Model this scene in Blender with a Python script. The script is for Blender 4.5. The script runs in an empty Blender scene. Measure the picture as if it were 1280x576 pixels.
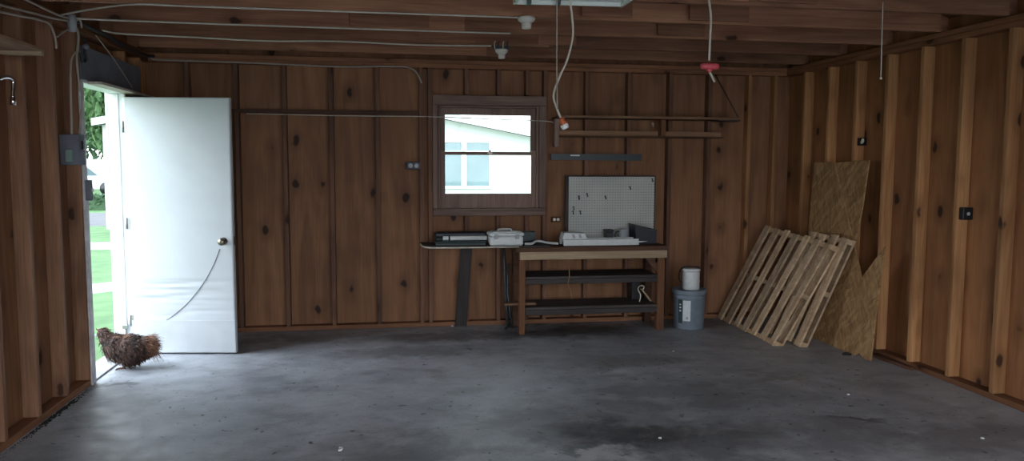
import bpy, bmesh, math, random
from mathutils import Vector, Matrix, Euler
random.seed(7)
C = bpy.context.scene.collection
PI = math.pi
W = 5.885          # room width between the stud faces
HP = 2.381         # underside of the top plates
SP = 0.4064        # stud spacing
SD = 0.089         # stud depth

# ------------------------------------------------------------------ helpers
def box(bm, x0, x1, y0, y1, z0, z1, bev=0.0, M=None):
    T = Matrix.Translation(((x0+x1)/2, (y0+y1)/2, (z0+z1)/2)) @ Matrix.Diagonal((abs(x1-x0), abs(y1-y0), abs(z1-z0), 1))
    if M is not None: T = M @ T
    r = bmesh.ops.create_cube(bm, size=1.0, matrix=T)
    if bev > 0:
        ed = {e for v in r['verts'] for e in v.link_edges}
        bmesh.ops.bevel(bm, geom=list(ed), offset=bev, segments=1, affect='EDGES', profile=0.5)
    return r['verts']

def catmull(P, n):
    P = [Vector(p) for p in P]; out = []
    for i in range(len(P)-1):
        a = P[max(i-1, 0)]; b = P[i]; c = P[i+1]; d = P[min(i+2, len(P)-1)]
        for k in range(n):
            t = k/n
            out.append(0.5*((2*b)+(c-a)*t+(2*a-5*b+4*c-d)*t*t+(3*b-a-3*c+d)*t**3))
    out.append(P[-1]); return out

def tube(bm, pts, r, n=8, smooth=6, caps=True):
    """tube along points; r a number or one radius per point"""
    P = [Vector(p) for p in pts]
    if smooth and len(P) > 2:
        if not isinstance(r, (int, float)):
            rr = []
            for i in range(len(P)-1):
                for k in range(smooth): rr.append(r[i]+(r[i+1]-r[i])*k/smooth)
            r = rr+[r[-1]]
        P = catmull(P, smooth)
    R = [r]*len(P) if isinstance(r, (int, float)) else list(r)
    t0 = (P[1]-P[0]).normalized()
    ref = Vector((0, 0, 1)) if abs(t0.z) < .9 else Vector((1, 0, 0))
    u = t0.cross(ref).normalized(); rings = []
    for i, p in enumerate(P):
        t = (P[min(i+1, len(P)-1)]-P[max(i-1, 0)]).normalized()
        u = (u-t*u.dot(t)).normalized(); v = t.cross(u)
        rings.append([bm.verts.new(p+(u*math.cos(2*PI*k/n)+v*math.sin(2*PI*k/n))*R[i]) for k in range(n)])
    for a, b in zip(rings, rings[1:]):
        for k in range(n):
            f = bm.faces.new((a[k], a[(k+1) % n], b[(k+1) % n], b[k])); f.smooth = True
    if caps:
        bm.faces.new(rings[0][::-1]); bm.faces.new(rings[-1])

def lathe(bm, prof, n=32, M=None, smooth=True):
    """profile of (radius, z) turned about z"""
    M = M or Matrix()
    rings = []
    for r, z in prof:
        rings.append([bm.verts.new(M @ Vector((r*math.cos(2*PI*k/n), r*math.sin(2*PI*k/n), z))) for k in range(n)])
    for a, b in zip(rings, rings[1:]):
        for k in range(n):
            f = bm.faces.new((a[k], a[(k+1) % n], b[(k+1) % n], b[k])); f.smooth = smooth
    if prof[0][0] > 1e-4: bm.faces.new(rings[0][::-1])
    if prof[-1][0] > 1e-4: bm.faces.new(rings[-1])

def prism(bm, pts, d):
    """closed polygon (3D points) pushed out by the vector d"""
    d = Vector(d)
    a = [bm.verts.new(Vector(p)) for p in pts]; b = [bm.verts.new(Vector(p)+d) for p in pts]
    n = len(a)
    bm.faces.new(a[::-1]); bm.faces.new(b)
    for k in range(n): bm.faces.new((a[k], a[(k+1) % n], b[(k+1) % n], b[k]))

def ball(bm, c, r, seg=16, M=None):
    if isinstance(r, (int, float)): r = (r, r, r)
    T = Matrix.Translation(c) @ (M or Matrix()) @ Matrix.Diagonal((r[0], r[1], r[2], 1))
    q = bmesh.ops.create_uvsphere(bm, u_segments=seg, v_segments=max(6, seg//2), radius=1, matrix=T)
    for v in q['verts']:
        for f in v.link_faces: f.smooth = True

def obj(name, bm, mat, parent=None, origin=None, local=False):
    """link a bmesh as ONE object; the mesh is given in world coordinates unless local"""
    bmesh.ops.recalc_face_normals(bm, faces=bm.faces)
    me = bpy.data.meshes.new(name)
    off = Vector((0, 0, 0))
    if parent is not None and not local: off = Vector(parent['_w'])
    if origin is not None: off = Vector(origin)
    if off.length > 0: bmesh.ops.translate(bm, verts=bm.verts, vec=-off)
    bm.to_mesh(me); bm.free()
    me.materials.append(mat)
    o = bpy.data.objects.new(name, me); C.objects.link(o)
    if parent is not None:
        o.parent = parent
        w = Vector(parent['_w']) if not local else Vector((0, 0, 0))
        if origin is not None and not local: o.location = off-w
        o['_w'] = list(w if origin is None else off)
    else:
        if origin is not None: o.location = off
        o['_w'] = list(off)
    return o

def tag(o, label, cat, group=None, kind=None):
    o['label'] = label; o['category'] = cat
    if group: o['group'] = group
    if kind: o['kind'] = kind
    return o

def thing(name, label, cat, loc=(0, 0, 0), rot=None, group=None, kind=None):
    o = bpy.data.objects.new(name, None); o.empty_display_size = .05
    C.objects.link(o); o.location = loc
    if rot is not None: o.rotation_euler = rot
    o['_w'] = list(loc)
    return tag(o, label, cat, group, kind)

def B(): return bmesh.new()

# ------------------------------------------------------------------ materials
def newmat(name):
    m = bpy.data.materials.new(name); m.use_nodes = True
    nt = m.node_tree; return m, nt, nt.nodes['Principled BSDF']
def N(nt, t, **kw):
    n = nt.nodes.new(t)
    for k, v in kw.items(): setattr(n, k, v)
    return n
def mixc(nt, fac, a, b, blend='MIX'):
    n = N(nt, 'ShaderNodeMix', data_type='RGBA', blend_type=blend)
    for s, v in ((0, fac), (6, a), (7, b)):
        if isinstance(v, bpy.types.NodeSocket): nt.links.new(v, n.inputs[s])
        elif s == 0: n.inputs[0].default_value = v
        else: n.inputs[s].default_value = (*v[:3], 1)
    return n.outputs[2]
def ramp(nt, src, stops):
    r = N(nt, 'ShaderNodeValToRGB'); el = r.color_ramp.elements
    while len(el) < len(stops): el.new(.5)
    for e, (p, c) in zip(el, stops):
        e.position = p; e.color = (*c, 1) if not isinstance(c, (int, float)) else (c, c, c, 1)
    nt.links.new(src, r.inputs[0]); return r.outputs[0]
def coords(nt, scale, rnd=True):
    tc = N(nt, 'ShaderNodeTexCoord'); src = tc.outputs['Object']
    if rnd:
        oi = N(nt, 'ShaderNodeObjectInfo')
        m = N(nt, 'ShaderNodeVectorMath', operation='SCALE'); m.inputs[0].default_value = (17.3, 9.7, 23.1)
        nt.links.new(oi.outputs['Random'], m.inputs['Scale'])
        a = N(nt, 'ShaderNodeVectorMath', operation='ADD')
        nt.links.new(src, a.inputs[0]); nt.links.new(m.outputs[0], a.inputs[1]); src = a.outputs[0]
    mp = N(nt, 'ShaderNodeMapping'); mp.inputs['Scale'].default_value = scale
    nt.links.new(src, mp.inputs[0]); return mp.outputs[0]
def noise(nt, vec, scale=1., detail=4., dist=0., rough=.55):
    n = N(nt, 'ShaderNodeTexNoise'); n.inputs['Scale'].default_value = scale; n.inputs['Detail'].default_value = detail
    n.inputs['Distortion'].default_value = dist; n.inputs['Roughness'].default_value = rough
    nt.links.new(vec, n.inputs['Vector']); return n.outputs[0]
def math2(nt, op, a, b):
    n = N(nt, 'ShaderNodeMath', operation=op)
    for i, v in enumerate((a, b)):
        if isinstance(v, bpy.types.NodeSocket): nt.links.new(v, n.inputs[i])
        else: n.inputs[i].default_value = v
    return n.outputs[0]
def bump(nt, bsdf, h, strength=.2, dist=.01):
    b = N(nt, 'ShaderNodeBump'); b.inputs['Strength'].default_value = strength; b.inputs['Distance'].default_value = dist
    nt.links.new(h, b.inputs['Height']); nt.links.new(b.outputs[0], bsdf.inputs['Normal'])

def wood(name, dark, light, knot=(.035, .012, .006), axis='Z', knots=1.0, rough=.72, vary=.25, ply=False):
    m, nt, bs = newmat(name)
    ax = 'XYZ'.index(axis)
    def sc(ac, al): s = [ac]*3; s[ax] = al; return tuple(s)
    big = noise(nt, coords(nt, sc(9, .8) if not ply else sc(5, .55)), 1, 5, 1.6)
    col = ramp(nt, big, [(.3, dark), (.7, light)])
    fine = noise(nt, coords(nt, sc(110, 3)), 1, 3, .3)
    col = mixc(nt, .75, col, ramp(nt, fine, [(.25, .72 if ply else .6), (.75, 1.06)]), 'MULTIPLY')
    blot = noise(nt, coords(nt, (1.3, 1.3, 1.3)), 1, 3)
    col = mixc(nt, .7, col, ramp(nt, blot, [(.3, .6), (.7, 1.12)]), 'MULTIPLY')
    if knots > 0:
        v = N(nt, 'ShaderNodeTexVoronoi'); v.inputs['Scale'].default_value = 1
        wob = noise(nt, coords(nt, (9, 9, 9)), 1, 2)
        cv = coords(nt, sc(5.0, 2.7) if not ply else sc(4.2, 2.6))
        a = N(nt, 'ShaderNodeVectorMath', operation='ADD'); s = N(nt, 'ShaderNodeVectorMath', operation='SCALE')
        s.inputs['Scale'].default_value = .22
        cmb = N(nt, 'ShaderNodeCombineXYZ'); 
        for i in range(3): nt.links.new(wob, cmb.inputs[i])
        nt.links.new(cmb.outputs[0], s.inputs[0]); nt.links.new(cv, a.inputs[0]); nt.links.new(s.outputs[0], a.inputs[1])
        nt.links.new(a.outputs[0], v.inputs['Vector'])
        sep = N(nt, 'ShaderNodeSeparateColor'); nt.links.new(v.outputs['Color'], sep.inputs[0])
        sel = math2(nt, 'GREATER_THAN', sep.outputs[0], 1-.55*min(knots, 1.6))
        core = N(nt, 'ShaderNodeMapRange', interpolation_type='SMOOTHSTEP')
        nt.links.new(v.outputs['Distance'], core.inputs[0])
        core.inputs[1].default_value = .085; core.inputs[2].default_value = .15; core.inputs[3].default_value = 1; core.inputs[4].default_value = 0
        halo = N(nt, 'ShaderNodeMapRange', interpolation_type='SMOOTHSTEP')
        nt.links.new(v.outputs['Distance'], halo.inputs[0])
        halo.inputs[1].default_value = .1; halo.inputs[2].default_value = .42; halo.inputs[3].default_value = .55; halo.inputs[4].default_value = 0
        col = mixc(nt, math2(nt, 'MULTIPLY', halo.outputs[0], sel), col, tuple(c*.55 for c in dark))
        col = mixc(nt, math2(nt, 'MULTIPLY', math2(nt, 'MULTIPLY', core.outputs[0], sel), .9), col, knot)
    oi = N(nt, 'ShaderNodeObjectInfo')
    mr = N(nt, 'ShaderNodeMapRange'); nt.links.new(oi.outputs['Random'], mr.inputs[0])
    mr.inputs[3].default_value = 1-vary; mr.inputs[4].default_value = 1+vary
    hs = N(nt, 'ShaderNodeHueSaturation'); nt.links.new(mr.outputs[0], hs.inputs['Value']); nt.links.new(col, hs.inputs['Color'])
    nt.links.new(hs.outputs[0], bs.inputs['Base Color'])
    bs.inputs['Roughness'].default_value = rough; bs.inputs['Specular IOR Level'].default_value = .35
    bump(nt, bs, fine, .25, .003)
    return m

def plain(name, col, rough=.5, metal=0., spec=.5, spots=.12, scale=25.):
    m, nt, bs = newmat(name)
    n = noise(nt, coords(nt, (1, 1, 1)), scale, 4)
    c = mixc(nt, 1, col, ramp(nt, n, [(.3, 1-spots), (.7, 1+spots*.4)]), 'MULTIPLY')
    nt.links.new(c, bs.inputs['Base Color'])
    bs.inputs['Roughness'].default_value = rough; bs.inputs['Metallic'].default_value = metal
    bs.inputs['Specular IOR Level'].default_value = spec
    return m

M = {}
M['ply'] = wood('plywood', (.235, .106, .053), (.40, .192, .097), knot=(.02, .008, .005), ply=True, knots=1.15, vary=.06)
M['plyR'] = wood('plywood_warm_lit', (.275, .112, .046), (.46, .21, .088), knot=(.022, .009, .004), ply=True, knots=1.25, vary=.06)  # plywood copy with the warm light of the right side in its colour
M['studleft'] = wood('stud_left', (.24, .115, .066), (.41, .215, .128), knots=.9, vary=.15)
M['studold'] = wood('stud_old', (.15, .070, .044), (.28, .138, .085), knots=.5, vary=.15)
M['stud'] = wood('stud_pine', (.42, .185, .075), (.64, .335, .148), knots=1.0, vary=.18)
M['plateX'] = wood('plate_pine_x', (.24, .10, .05), (.38, .175, .09), axis='X', knots=.5)
M['plateY'] = wood('plate_pine_y', (.22, .09, .04), (.34, .15, .07), axis='Y', knots=.5)
M['joist'] = wood('joist_pine', (.26, .115, .065), (.44, .225, .13), axis='X', knots=.7, vary=.32)
M['roof'] = wood('roof_board', (.15, .075, .035), (.25, .12, .06), axis='Y', knots=.3)
M['trimwood'] = wood('window_wood', (.24, .15, .12), (.35, .235, .195), axis='Z', knots=.15)
M['trimwoodX'] = wood('window_wood_x', (.24, .15, .12), (.35, .235, .195), axis='X', knots=.15)
M['bench'] = wood('bench_wood', (.085, .04, .022), (.17, .08, .045), axis='X', knots=.2)
M['benchleg'] = wood('bench_leg_wood', (.16, .065, .03), (.28, .12, .055), axis='Z', knots=.2)
M['shelfdark'] = wood('dark_shelf_wood', (.055, .048, .046), (.12, .10, .095), axis='X', knots=.2)
M['apron'] = wood('pale_board', (.42, .30, .19), (.60, .45, .30), axis='X', knots=.2, vary=.05)
M['palestrip'] = plain('pale_edge', (.62, .58, .52), .6, spots=.3, scale=14)
M['crease'] = plain('crease_grey', (.16, .18, .21), .7)
M['rail'] = wood('rail_wood', (.26, .14, .075), (.42, .24, .14), axis='X', knots=.3)
M['pallet'] = wood('pallet_wood', (.48, .32, .19), (.76, .56, .38), axis='X', knots=.35, vary=.22)
M['palletY'] = wood('pallet_wood_cross', (.46, .30, .17), (.70, .50, .33), axis='Y', knots=.35, vary=.2)
M['darkplank'] = wood('dark_plank', (.05, .042, .042), (.10, .08, .075), axis='Z', knots=.1)
M['shelfwood'] = wood('old_shelf_wood', (.27, .15, .085), (.44, .28, .17), axis='Y', knots=.3)
M['white'] = plain('white_paint', (.80, .82, .83), .45, spots=.05)
M['doorwhite'] = plain('door_white', (.60, .635, .67), .42, spots=.05, scale=6)
M['kick'] = plain('door_grey_white', (.58, .61, .64), .5, spots=.08, scale=6)
M['greypaint'] = plain('grey_paint', (.34, .36, .40), .6)
M['jambgrey'] = plain('jamb_paint', (.62, .60, .62), .6, spots=.3, scale=12)
M['bluegrey'] = plain('header_paint', (.17, .18, .22), .7, spots=.2, scale=8)
M['whiteplastic'] = plain('white_plastic', (.72, .75, .76), .38, spots=.1)
M['greyplastic'] = plain('grey_plastic', (.38, .40, .43), .45)
M['black'] = plain('black_plastic', (.012, .012, .016), .4)
M['navy'] = plain('navy_plastic', (.012, .015, .028), .45)
M['darkgreen'] = plain('dark_green_case', (.022, .045, .048), .5, spots=.3)
M['darksteel'] = plain('dark_steel', (.045, .055, .062), .42, metal=.3)
M['steel'] = plain('steel', (.45, .45, .46), .28, metal=1.)
M['chrome'] = plain('chrome', (.8, .8, .82), .12, metal=1., spots=.03)
M['brass'] = plain('worn_brass', (.30, .26, .22), .35, metal=1.)
M['romex'] = plain('white_cable', (.60, .56, .48), .5)
M['romexold'] = plain('old_cable', (.42, .36, .30), .6)
M['blackcable'] = plain('black_cable', (.03, .03, .035), .5)
M['porcelain'] = plain('porcelain', (.78, .76, .70), .3, spots=.04)
M['red'] = plain('red_handle', (.62, .09, .11), .5)
M['orange'] = plain('orange_socket', (.55, .13, .05), .5)
M['bucket'] = plain('bucket_grey', (.20, .24, .29), .5, spots=.2, scale=14)
M['paper'] = plain('label_paper', (.70, .74, .76), .6, spots=.1)
M['bulb'] = plain('green_plastic', (.24, .36, .33), .4)
M['peghook'] = plain('peg_hook', (.10, .11, .11), .4, metal=.6)
M['fixture'] = plain('fixture_enamel', (.74, .80, .76), .4, spots=.04)
M['debris'] = plain('black_debris', (.02, .018, .016), .9)
M['hinge'] = plain('hinge_steel', (.42, .42, .42), .4, metal=.7)
M['beige'] = plain('header_soffit_lit', (.50, .42, .36), .7, spots=.2)  # header underside, its lit tone put into the colour

def concrete():
    m, nt, bs = newmat('concrete_floor')
    tc = N(nt, 'ShaderNodeTexCoord'); P = tc.outputs['Object']
    n1 = noise(nt, P, .9, 6, .6); n2 = noise(nt, P, 6, 6, .3); n3 = noise(nt, P, 60, 3)
    col = ramp(nt, n1, [(.25, (.29, .31, .35)), (.5, (.42, .44, .48)), (.75, (.54, .56, .60))])
    col = mixc(nt, .8, col, ramp(nt, n2, [(.25, .62), (.7, 1.12)]), 'MULTIPLY')
    col = mixc(nt, .5, col, ramp(nt, n3, [(.3, .75), (.7, 1.1)]), 'MULTIPLY')
    # oil and dirt marks, plus painted-in door shade and floor sheen: (x, y, rx, ry, strength, tint)
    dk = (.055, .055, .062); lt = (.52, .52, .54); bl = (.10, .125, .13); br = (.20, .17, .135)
    stains_and_shading = [(3.6, -.33, 1.0, .38, .95, dk), (2.5, -.45, .8, .22, .7, dk), (3.30, -3.05, .50, .32, .95, dk), (3.75, -3.2, .6, .35, .6, dk),
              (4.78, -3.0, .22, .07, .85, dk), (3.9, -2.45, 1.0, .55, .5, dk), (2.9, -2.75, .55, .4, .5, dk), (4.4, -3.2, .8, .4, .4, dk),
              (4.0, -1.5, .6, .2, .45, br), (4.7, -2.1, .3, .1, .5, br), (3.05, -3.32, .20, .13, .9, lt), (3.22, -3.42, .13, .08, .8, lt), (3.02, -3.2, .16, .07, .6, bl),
              (2.15, -3.1, .6, .35, .55, dk), (1.0, -.32, .7, .2, .65, bl), (4.9, -.2, .7, .25, .5, dk), (1.75, -2.1, .7, .35, .35, lt), (2.75, -1.7, .55, .5, .4, lt),  # bl here paints the shade behind the door, the lt pair a sheen
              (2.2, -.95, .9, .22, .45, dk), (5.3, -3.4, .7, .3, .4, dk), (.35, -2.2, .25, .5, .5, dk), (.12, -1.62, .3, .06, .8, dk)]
    wob = N(nt, 'ShaderNodeTexNoise'); wob.inputs['Scale'].default_value = 4.5; wob.inputs['Detail'].default_value = 9; wob.inputs['Roughness'].default_value = .62
    nt.links.new(P, wob.inputs['Vector'])
    sub = N(nt, 'ShaderNodeVectorMath', operation='SUBTRACT'); nt.links.new(wob.outputs['Color'], sub.inputs[0]); sub.inputs[1].default_value = (.5, .5, .5)
    scl = N(nt, 'ShaderNodeVectorMath', operation='SCALE'); nt.links.new(sub.outputs[0], scl.inputs[0]); scl.inputs['Scale'].default_value = .75
    add = N(nt, 'ShaderNodeVectorMath', operation='ADD'); nt.links.new(P, add.inputs[0]); nt.links.new(scl.outputs[0], add.inputs[1])
    for x, y, rx, ry, s, c in stains_and_shading:
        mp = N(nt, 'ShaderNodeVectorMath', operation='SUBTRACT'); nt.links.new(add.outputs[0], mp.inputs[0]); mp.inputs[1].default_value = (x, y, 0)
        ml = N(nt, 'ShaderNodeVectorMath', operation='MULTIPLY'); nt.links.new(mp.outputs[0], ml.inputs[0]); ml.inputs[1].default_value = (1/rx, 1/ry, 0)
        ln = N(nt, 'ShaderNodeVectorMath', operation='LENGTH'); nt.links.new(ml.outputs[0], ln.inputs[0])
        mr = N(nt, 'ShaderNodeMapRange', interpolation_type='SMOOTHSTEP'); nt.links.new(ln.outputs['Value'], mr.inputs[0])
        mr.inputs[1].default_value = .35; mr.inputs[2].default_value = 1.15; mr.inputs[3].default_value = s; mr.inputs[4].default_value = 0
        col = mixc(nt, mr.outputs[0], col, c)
    sp = noise(nt, P, 16, 2, .5)
    col = mixc(nt, ramp(nt, sp, [(.66, 0.), (.72, .8)]), col, (.04, .04, .045))
    mp = N(nt, 'ShaderNodeMapping'); mp.inputs['Scale'].default_value = (2.0, 2.8, 1); nt.links.new(P, mp.inputs[0])
    g = noise(nt, mp.outputs[0], 1.6, 8, .5, .66)
    col = mixc(nt, ramp(nt, g, [(.48, 0.), (.66, .42)]), col, (.12, .12, .13))
    g2 = noise(nt, mp.outputs[0], 1.0, 9, .4, .68)
    col = mixc(nt, ramp(nt, g2, [(.50, 0.), (.68, .40)]), col, (.55, .57, .60))
    nt.links.new(col, bs.inputs['Base Color'])
    nt.links.new(ramp(nt, n2, [(.3, .38), (.7, .6)]), bs.inputs['Roughness'])
    bs.inputs['Specular IOR Level'].default_value = .5
    bump(nt, bs, n2, .15, .01)
    return m
M['floor'] = concrete()

def osb():
    m, nt, bs = newmat('strand_board')
    P = coords(nt, (1, 1, 1))
    dis = N(nt, 'ShaderNodeTexNoise'); dis.inputs['Scale'].default_value = 9; nt.links.new(P, dis.inputs['Vector'])
    outs = []
    for rot, sc in ((.45, (1, 55, 11)), (-.75, (1, 40, 9))):
        v = N(nt, 'ShaderNodeTexVoronoi'); v.inputs['Scale'].default_value = 1
        m1 = N(nt, 'ShaderNodeMapping'); m1.inputs['Rotation'].default_value = (rot, 0, 0)
        mp = N(nt, 'ShaderNodeMapping'); mp.inputs['Scale'].default_value = sc
        a = N(nt, 'ShaderNodeVectorMath', operation='MULTIPLY_ADD'); a.inputs[1].default_value = (.05, .05, .05)
        nt.links.new(dis.outputs['Color'], a.inputs[0]); nt.links.new(P, a.inputs[2]); nt.links.new(a.outputs[0], m1.inputs[0]); nt.links.new(m1.outputs[0], mp.inputs[0])
        nt.links.new(mp.outputs[0], v.inputs['Vector']); outs.append(v.outputs['Color'])
    g = [N(nt, 'ShaderNodeSeparateColor') for _ in outs]
    for s, o in zip(g, outs): nt.links.new(o, s.inputs[0])
    col = mixc(nt, .5, ramp(nt, g[0].outputs[0], [(0, (.23, .115, .045)), (.5, (.37, .205, .085)), (1, (.50, .31, .145))]),
               ramp(nt, g[1].outputs[1], [(0, (.20, .10, .04)), (.6, (.36, .20, .085)), (1, (.56, .36, .18))]))
    nt.links.new(col, bs.inputs['Base Color']); bs.inputs['Roughness'].default_value = .75
    bump(nt, bs, g[0].outputs[0], .2, .003)
    return m
M['osb'] = osb()

def pegboard():
    m, nt, bs = newmat('pegboard_white')
    tc = N(nt, 'ShaderNodeTexCoord')
    s = N(nt, 'ShaderNodeVectorMath', operation='SCALE'); s.inputs['Scale'].default_value = 1/.0254; nt.links.new(tc.outputs['Object'], s.inputs[0])
    f = N(nt, 'ShaderNodeVectorMath', operation='FRACTION'); nt.links.new(s.outputs[0], f.inputs[0])
    d = N(nt, 'ShaderNodeVectorMath', operation='SUBTRACT'); nt.links.new(f.outputs[0], d.inputs[0]); d.inputs[1].default_value = (.5, 0, .5)
    k = N(nt, 'ShaderNodeVectorMath', operation='MULTIPLY'); nt.links.new(d.outputs[0], k.inputs[0]); k.inputs[1].default_value = (1, 0, 1)
    l = N(nt, 'ShaderNodeVectorMath', operation='LENGTH'); nt.links.new(k.outputs[0], l.inputs[0])
    hole = math2(nt, 'LESS_THAN', l.outputs['Value'], .13)
    n = noise(nt, tc.outputs['Object'], 2.2, 4)
    col = ramp(nt, n, [(.3, (.42, .44, .42)), (.7, (.58, .59, .55))])
    col = mixc(nt, hole, col, (.03, .03, .03))
    nt.links.new(col, bs.inputs['Base Color']); bs.inputs['Roughness'].default_value = .45
    return m
M['peg'] = pegboard()

def glass():
    m = bpy.data.materials.new('window_glass'); m.use_nodes = True; nt = m.node_tree
    nt.nodes.remove(nt.nodes['Principled BSDF'])
    tr = N(nt, 'ShaderNodeBsdfTransparent'); tr.inputs[0].default_value = (.93, .97, .96, 1)
    gl = N(nt, 'ShaderNodeBsdfGlossy'); gl.inputs['Roughness'].default_value = .02
    fr = N(nt, 'ShaderNodeFresnel'); fr.inputs[0].default_value = 1.45
    mx = N(nt, 'ShaderNodeMixShader')
    nt.links.new(fr.outputs[0], mx.inputs[0]); nt.links.new(tr.outputs[0], mx.inputs[1]); nt.links.new(gl.outputs[0], mx.inputs[2])
    nt.links.new(mx.outputs[0], nt.nodes['Material Output'].inputs[0]); return m
M['glass'] = glass()

def two(name, c1, c2, scale, rough=.9):
    m, nt, bs = newmat(name)
    n = noise(nt, coords(nt, (1, 1, 1), False), scale, 5)
    nt.links.new(ramp(nt, n, [(.3, c1), (.7, c2)]), bs.inputs['Base Color']); bs.inputs['Roughness'].default_value = rough
    return m
M['lawn'] = two('lawn_grass', (.038, .10, .03), (.085, .18, .058), 3)
M['path'] = two('path_concrete', (.24, .235, .23), (.32, .31, .30), 4)
M['asphalt'] = two('asphalt', (.07, .075, .08), (.11, .11, .115), 3)
M['leaf'] = two('tree_leaf', (.04, .10, .035), (.11, .20, .08), 1.2)
M['leaf2'] = two('tree_leaf_blue', (.05, .11, .06), (.13, .21, .12), 1.0)
M['bark'] = two('bark', (.1, .07, .05), (.2, .15, .11), 5)
M['hedge'] = two('hedge_leaf', (.03, .07, .035), (.07, .13, .06), 4)
M['slab'] = two('slab_edge', (.25, .25, .26), (.4, .4, .4), 6)

def siding():
    m, nt, bs = newmat('white_siding')
    tc = N(nt, 'ShaderNodeTexCoord'); sp = N(nt, 'ShaderNodeSeparateXYZ'); nt.links.new(tc.outputs['Object'], sp.inputs[0])
    fr = math2(nt, 'FRACT', math2(nt, 'MULTIPLY', sp.outputs['Z'], 1/.12), 0)
    bs.inputs['Base Color'].default_value = (.58, .59, .59, 1); bs.inputs['Roughness'].default_value = .6
    bump(nt, bs, fr, .15, .01); return m
M['siding'] = siding()
M['roofgrey'] = two('shingle', (.14, .16, .18), (.22, .24, .26), 8)
M['houseglass'] = plain('house_glass', (.20, .27, .30), .25, spots=.15, scale=2)
M['carpaint'] = plain('car_white', (.8, .8, .8), .3, spots=.03)

# ------------------------------------------------------------------ setting: floor and walls
bm = B(); box(bm, -.2, W+.2, -8.0, .12, -.12, 0)
tag(obj('floor', bm, M['floor']), 'grey concrete garage floor stained with oil and dirt', 'floor', kind='structure')

Y0 = SD                      # sheathing plane of the back wall
WX0, WX1, WZ0, WZ1 = 2.475, 3.418, 1.105, 2.05      # window opening
RIDGE = 3.75
bm = B()
def wpoly(pts): prism(bm, [(x, Y0, z) for x, z in pts], (0, .016, 0))
wpoly([(-.105, 0), (WX0, 0), (WX0, 2.46), (-.105, 2.46)])
wpoly([(WX1, 0), (W+.105, 0), (W+.105, 2.46), (WX1, 2.46)])
wpoly([(WX0, 0), (WX1, 0), (WX1, WZ0), (WX0, WZ0)])
wpoly([(WX0, WZ1), (WX1, WZ1), (WX1, 2.46), (WX0, 2.46)])
wpoly([(-.105, 2.46), (W+.105, 2.46), (W+.105, 2.56), (W/2, RIDGE+.1), (-.105, 2.56)])
wall_back = tag(obj('wall_back', bm, M['ply']), 'back wall of knotty brown plywood between open studs', 'wall', kind='structure')
def stud(parent, x0, x1, y0, y1, z0, z1, name='stud', m='stud'):
    b = B(); box(b, x0, x1, y0, y1, z0, z1, .0025)
    return obj(name, b, M[m], parent, origin=((x0+x1)/2, (y0+y1)/2, z0))
ZS = .041
xs = [.325, .731, 1.138, 1.544, 1.951, 2.345, 2.425, 3.50, 3.90, 4.313, 4.724, 5.12, 5.53, 5.80]
for x in xs: stud(wall_back, x-.038, x, 0, SD-.001, ZS, HP, m='stud' if x > 5.3 else 'studold')
for x in (2.76, 3.06, 3.33):
    stud(wall_back, x-.038, x, 0, SD-.001, ZS, 1.035, m='studold'); stud(wall_back, x-.038, x, 0, SD-.001, 2.15, HP, m='studold')
stud(wall_back, -.09, -.052, 0, SD-.001, ZS, HP)
def plate(parent, x0, x1, y0, y1, z0, z1, name, m): 
    b = B(); box(b, x0, x1, y0, y1, z0, z1, .003); return obj(name, b, M[m], parent, origin=(x0, y0, z0))
plate(wall_back, -.09, W+.09, 0, SD-.001, 0, .04, 'sill_plate', 'plateX')
plate(wall_back, -.09, W+.09, 0, SD-.001, HP+.001, HP+.038, 'top_plate', 'plateX')
plate(wall_back, -.09, W+.09, .004, SD-.001, HP+.039, HP+.077, 'top_plate', 'plateX')
plate(wall_back, .66, 2.305, -.011, -.0005, 1.955, 1.988, 'dark_strip', 'bench')  # thin dark strip across the stud faces

# right wall
bm = B(); box(bm, W+SD, W+SD+.016, -7.9, .1, 0, 2.56)
wall_right = tag(obj('wall_right', bm, M['plyR']), 'right wall of brown plywood, painted in a warm lit tone, with deep open studs', 'wall', kind='structure')
yr = [-1.536+SP*3-SP*k for k in range(0, 12)]
for y in yr: stud(wall_right, W, W+SD-.001, y-.038, y, ZS, HP)
plate(wall_right, W, W+SD-.001, -7.89, -.001, 0, .04, 'sill_plate', 'plateY')
plate(wall_right, W, W+SD-.001, -7.89, -.001, HP+.001, HP+.038, 'top_plate', 'plateY')
plate(wall_right, W+.004, W+SD-.001, -7.89, -.001, HP+.039, HP+.077, 'top_plate', 'plateY')

# left wall with the doorway
DY0, DY1, DZ = -1.50, -.655, 2.05
bm = B()
box(bm, -.105, -SD, -7.9, DY0-.03, 0, 2.56); box(bm, -.105, -SD, DY1+.03, .1, 0, 2.56); box(bm, -.105, -SD, DY0-.03, DY1+.03, DZ+.03, 2.56)
wall_left = tag(obj('wall_left', bm, M['ply']), 'left wall of brown plywood and studs around the open doorway', 'wall', kind='structure')
for y in [-1.935-SP*k for k in range(0, 9)]: stud(wall_left, -SD+.001, 0, y-.038, y, ZS, HP, m='studleft')
stud(wall_left, -SD+.001, 0, -1.60, -1.535, ZS, HP, m='studleft')
stud(wall_left, -SD+.001, 0, -.62, -.582, ZS, HP); stud(wall_left, -SD+.001, 0, -.25, -.212, ZS, HP)
plate(wall_left, -SD+.001, 0, -7.89, -1.535, 0, .04, 'sill_plate', 'plateY'); plate(wall_left, -SD+.001, 0, -.62, -.001, 0, .04, 'sill_plate', 'plateY')
plate(wall_left, -SD+.001, 0, -7.89, -.001, HP+.001, HP+.038, 'top_plate', 'plateY')
plate(wall_left, -SD+.001, -.004, -7.89, -.001, HP+.039, HP+.077, 'top_plate', 'plateY')
b = B(); box(b, -SD+.001, .006, -1.53, -.26, 2.07, 2.30, .004)
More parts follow.
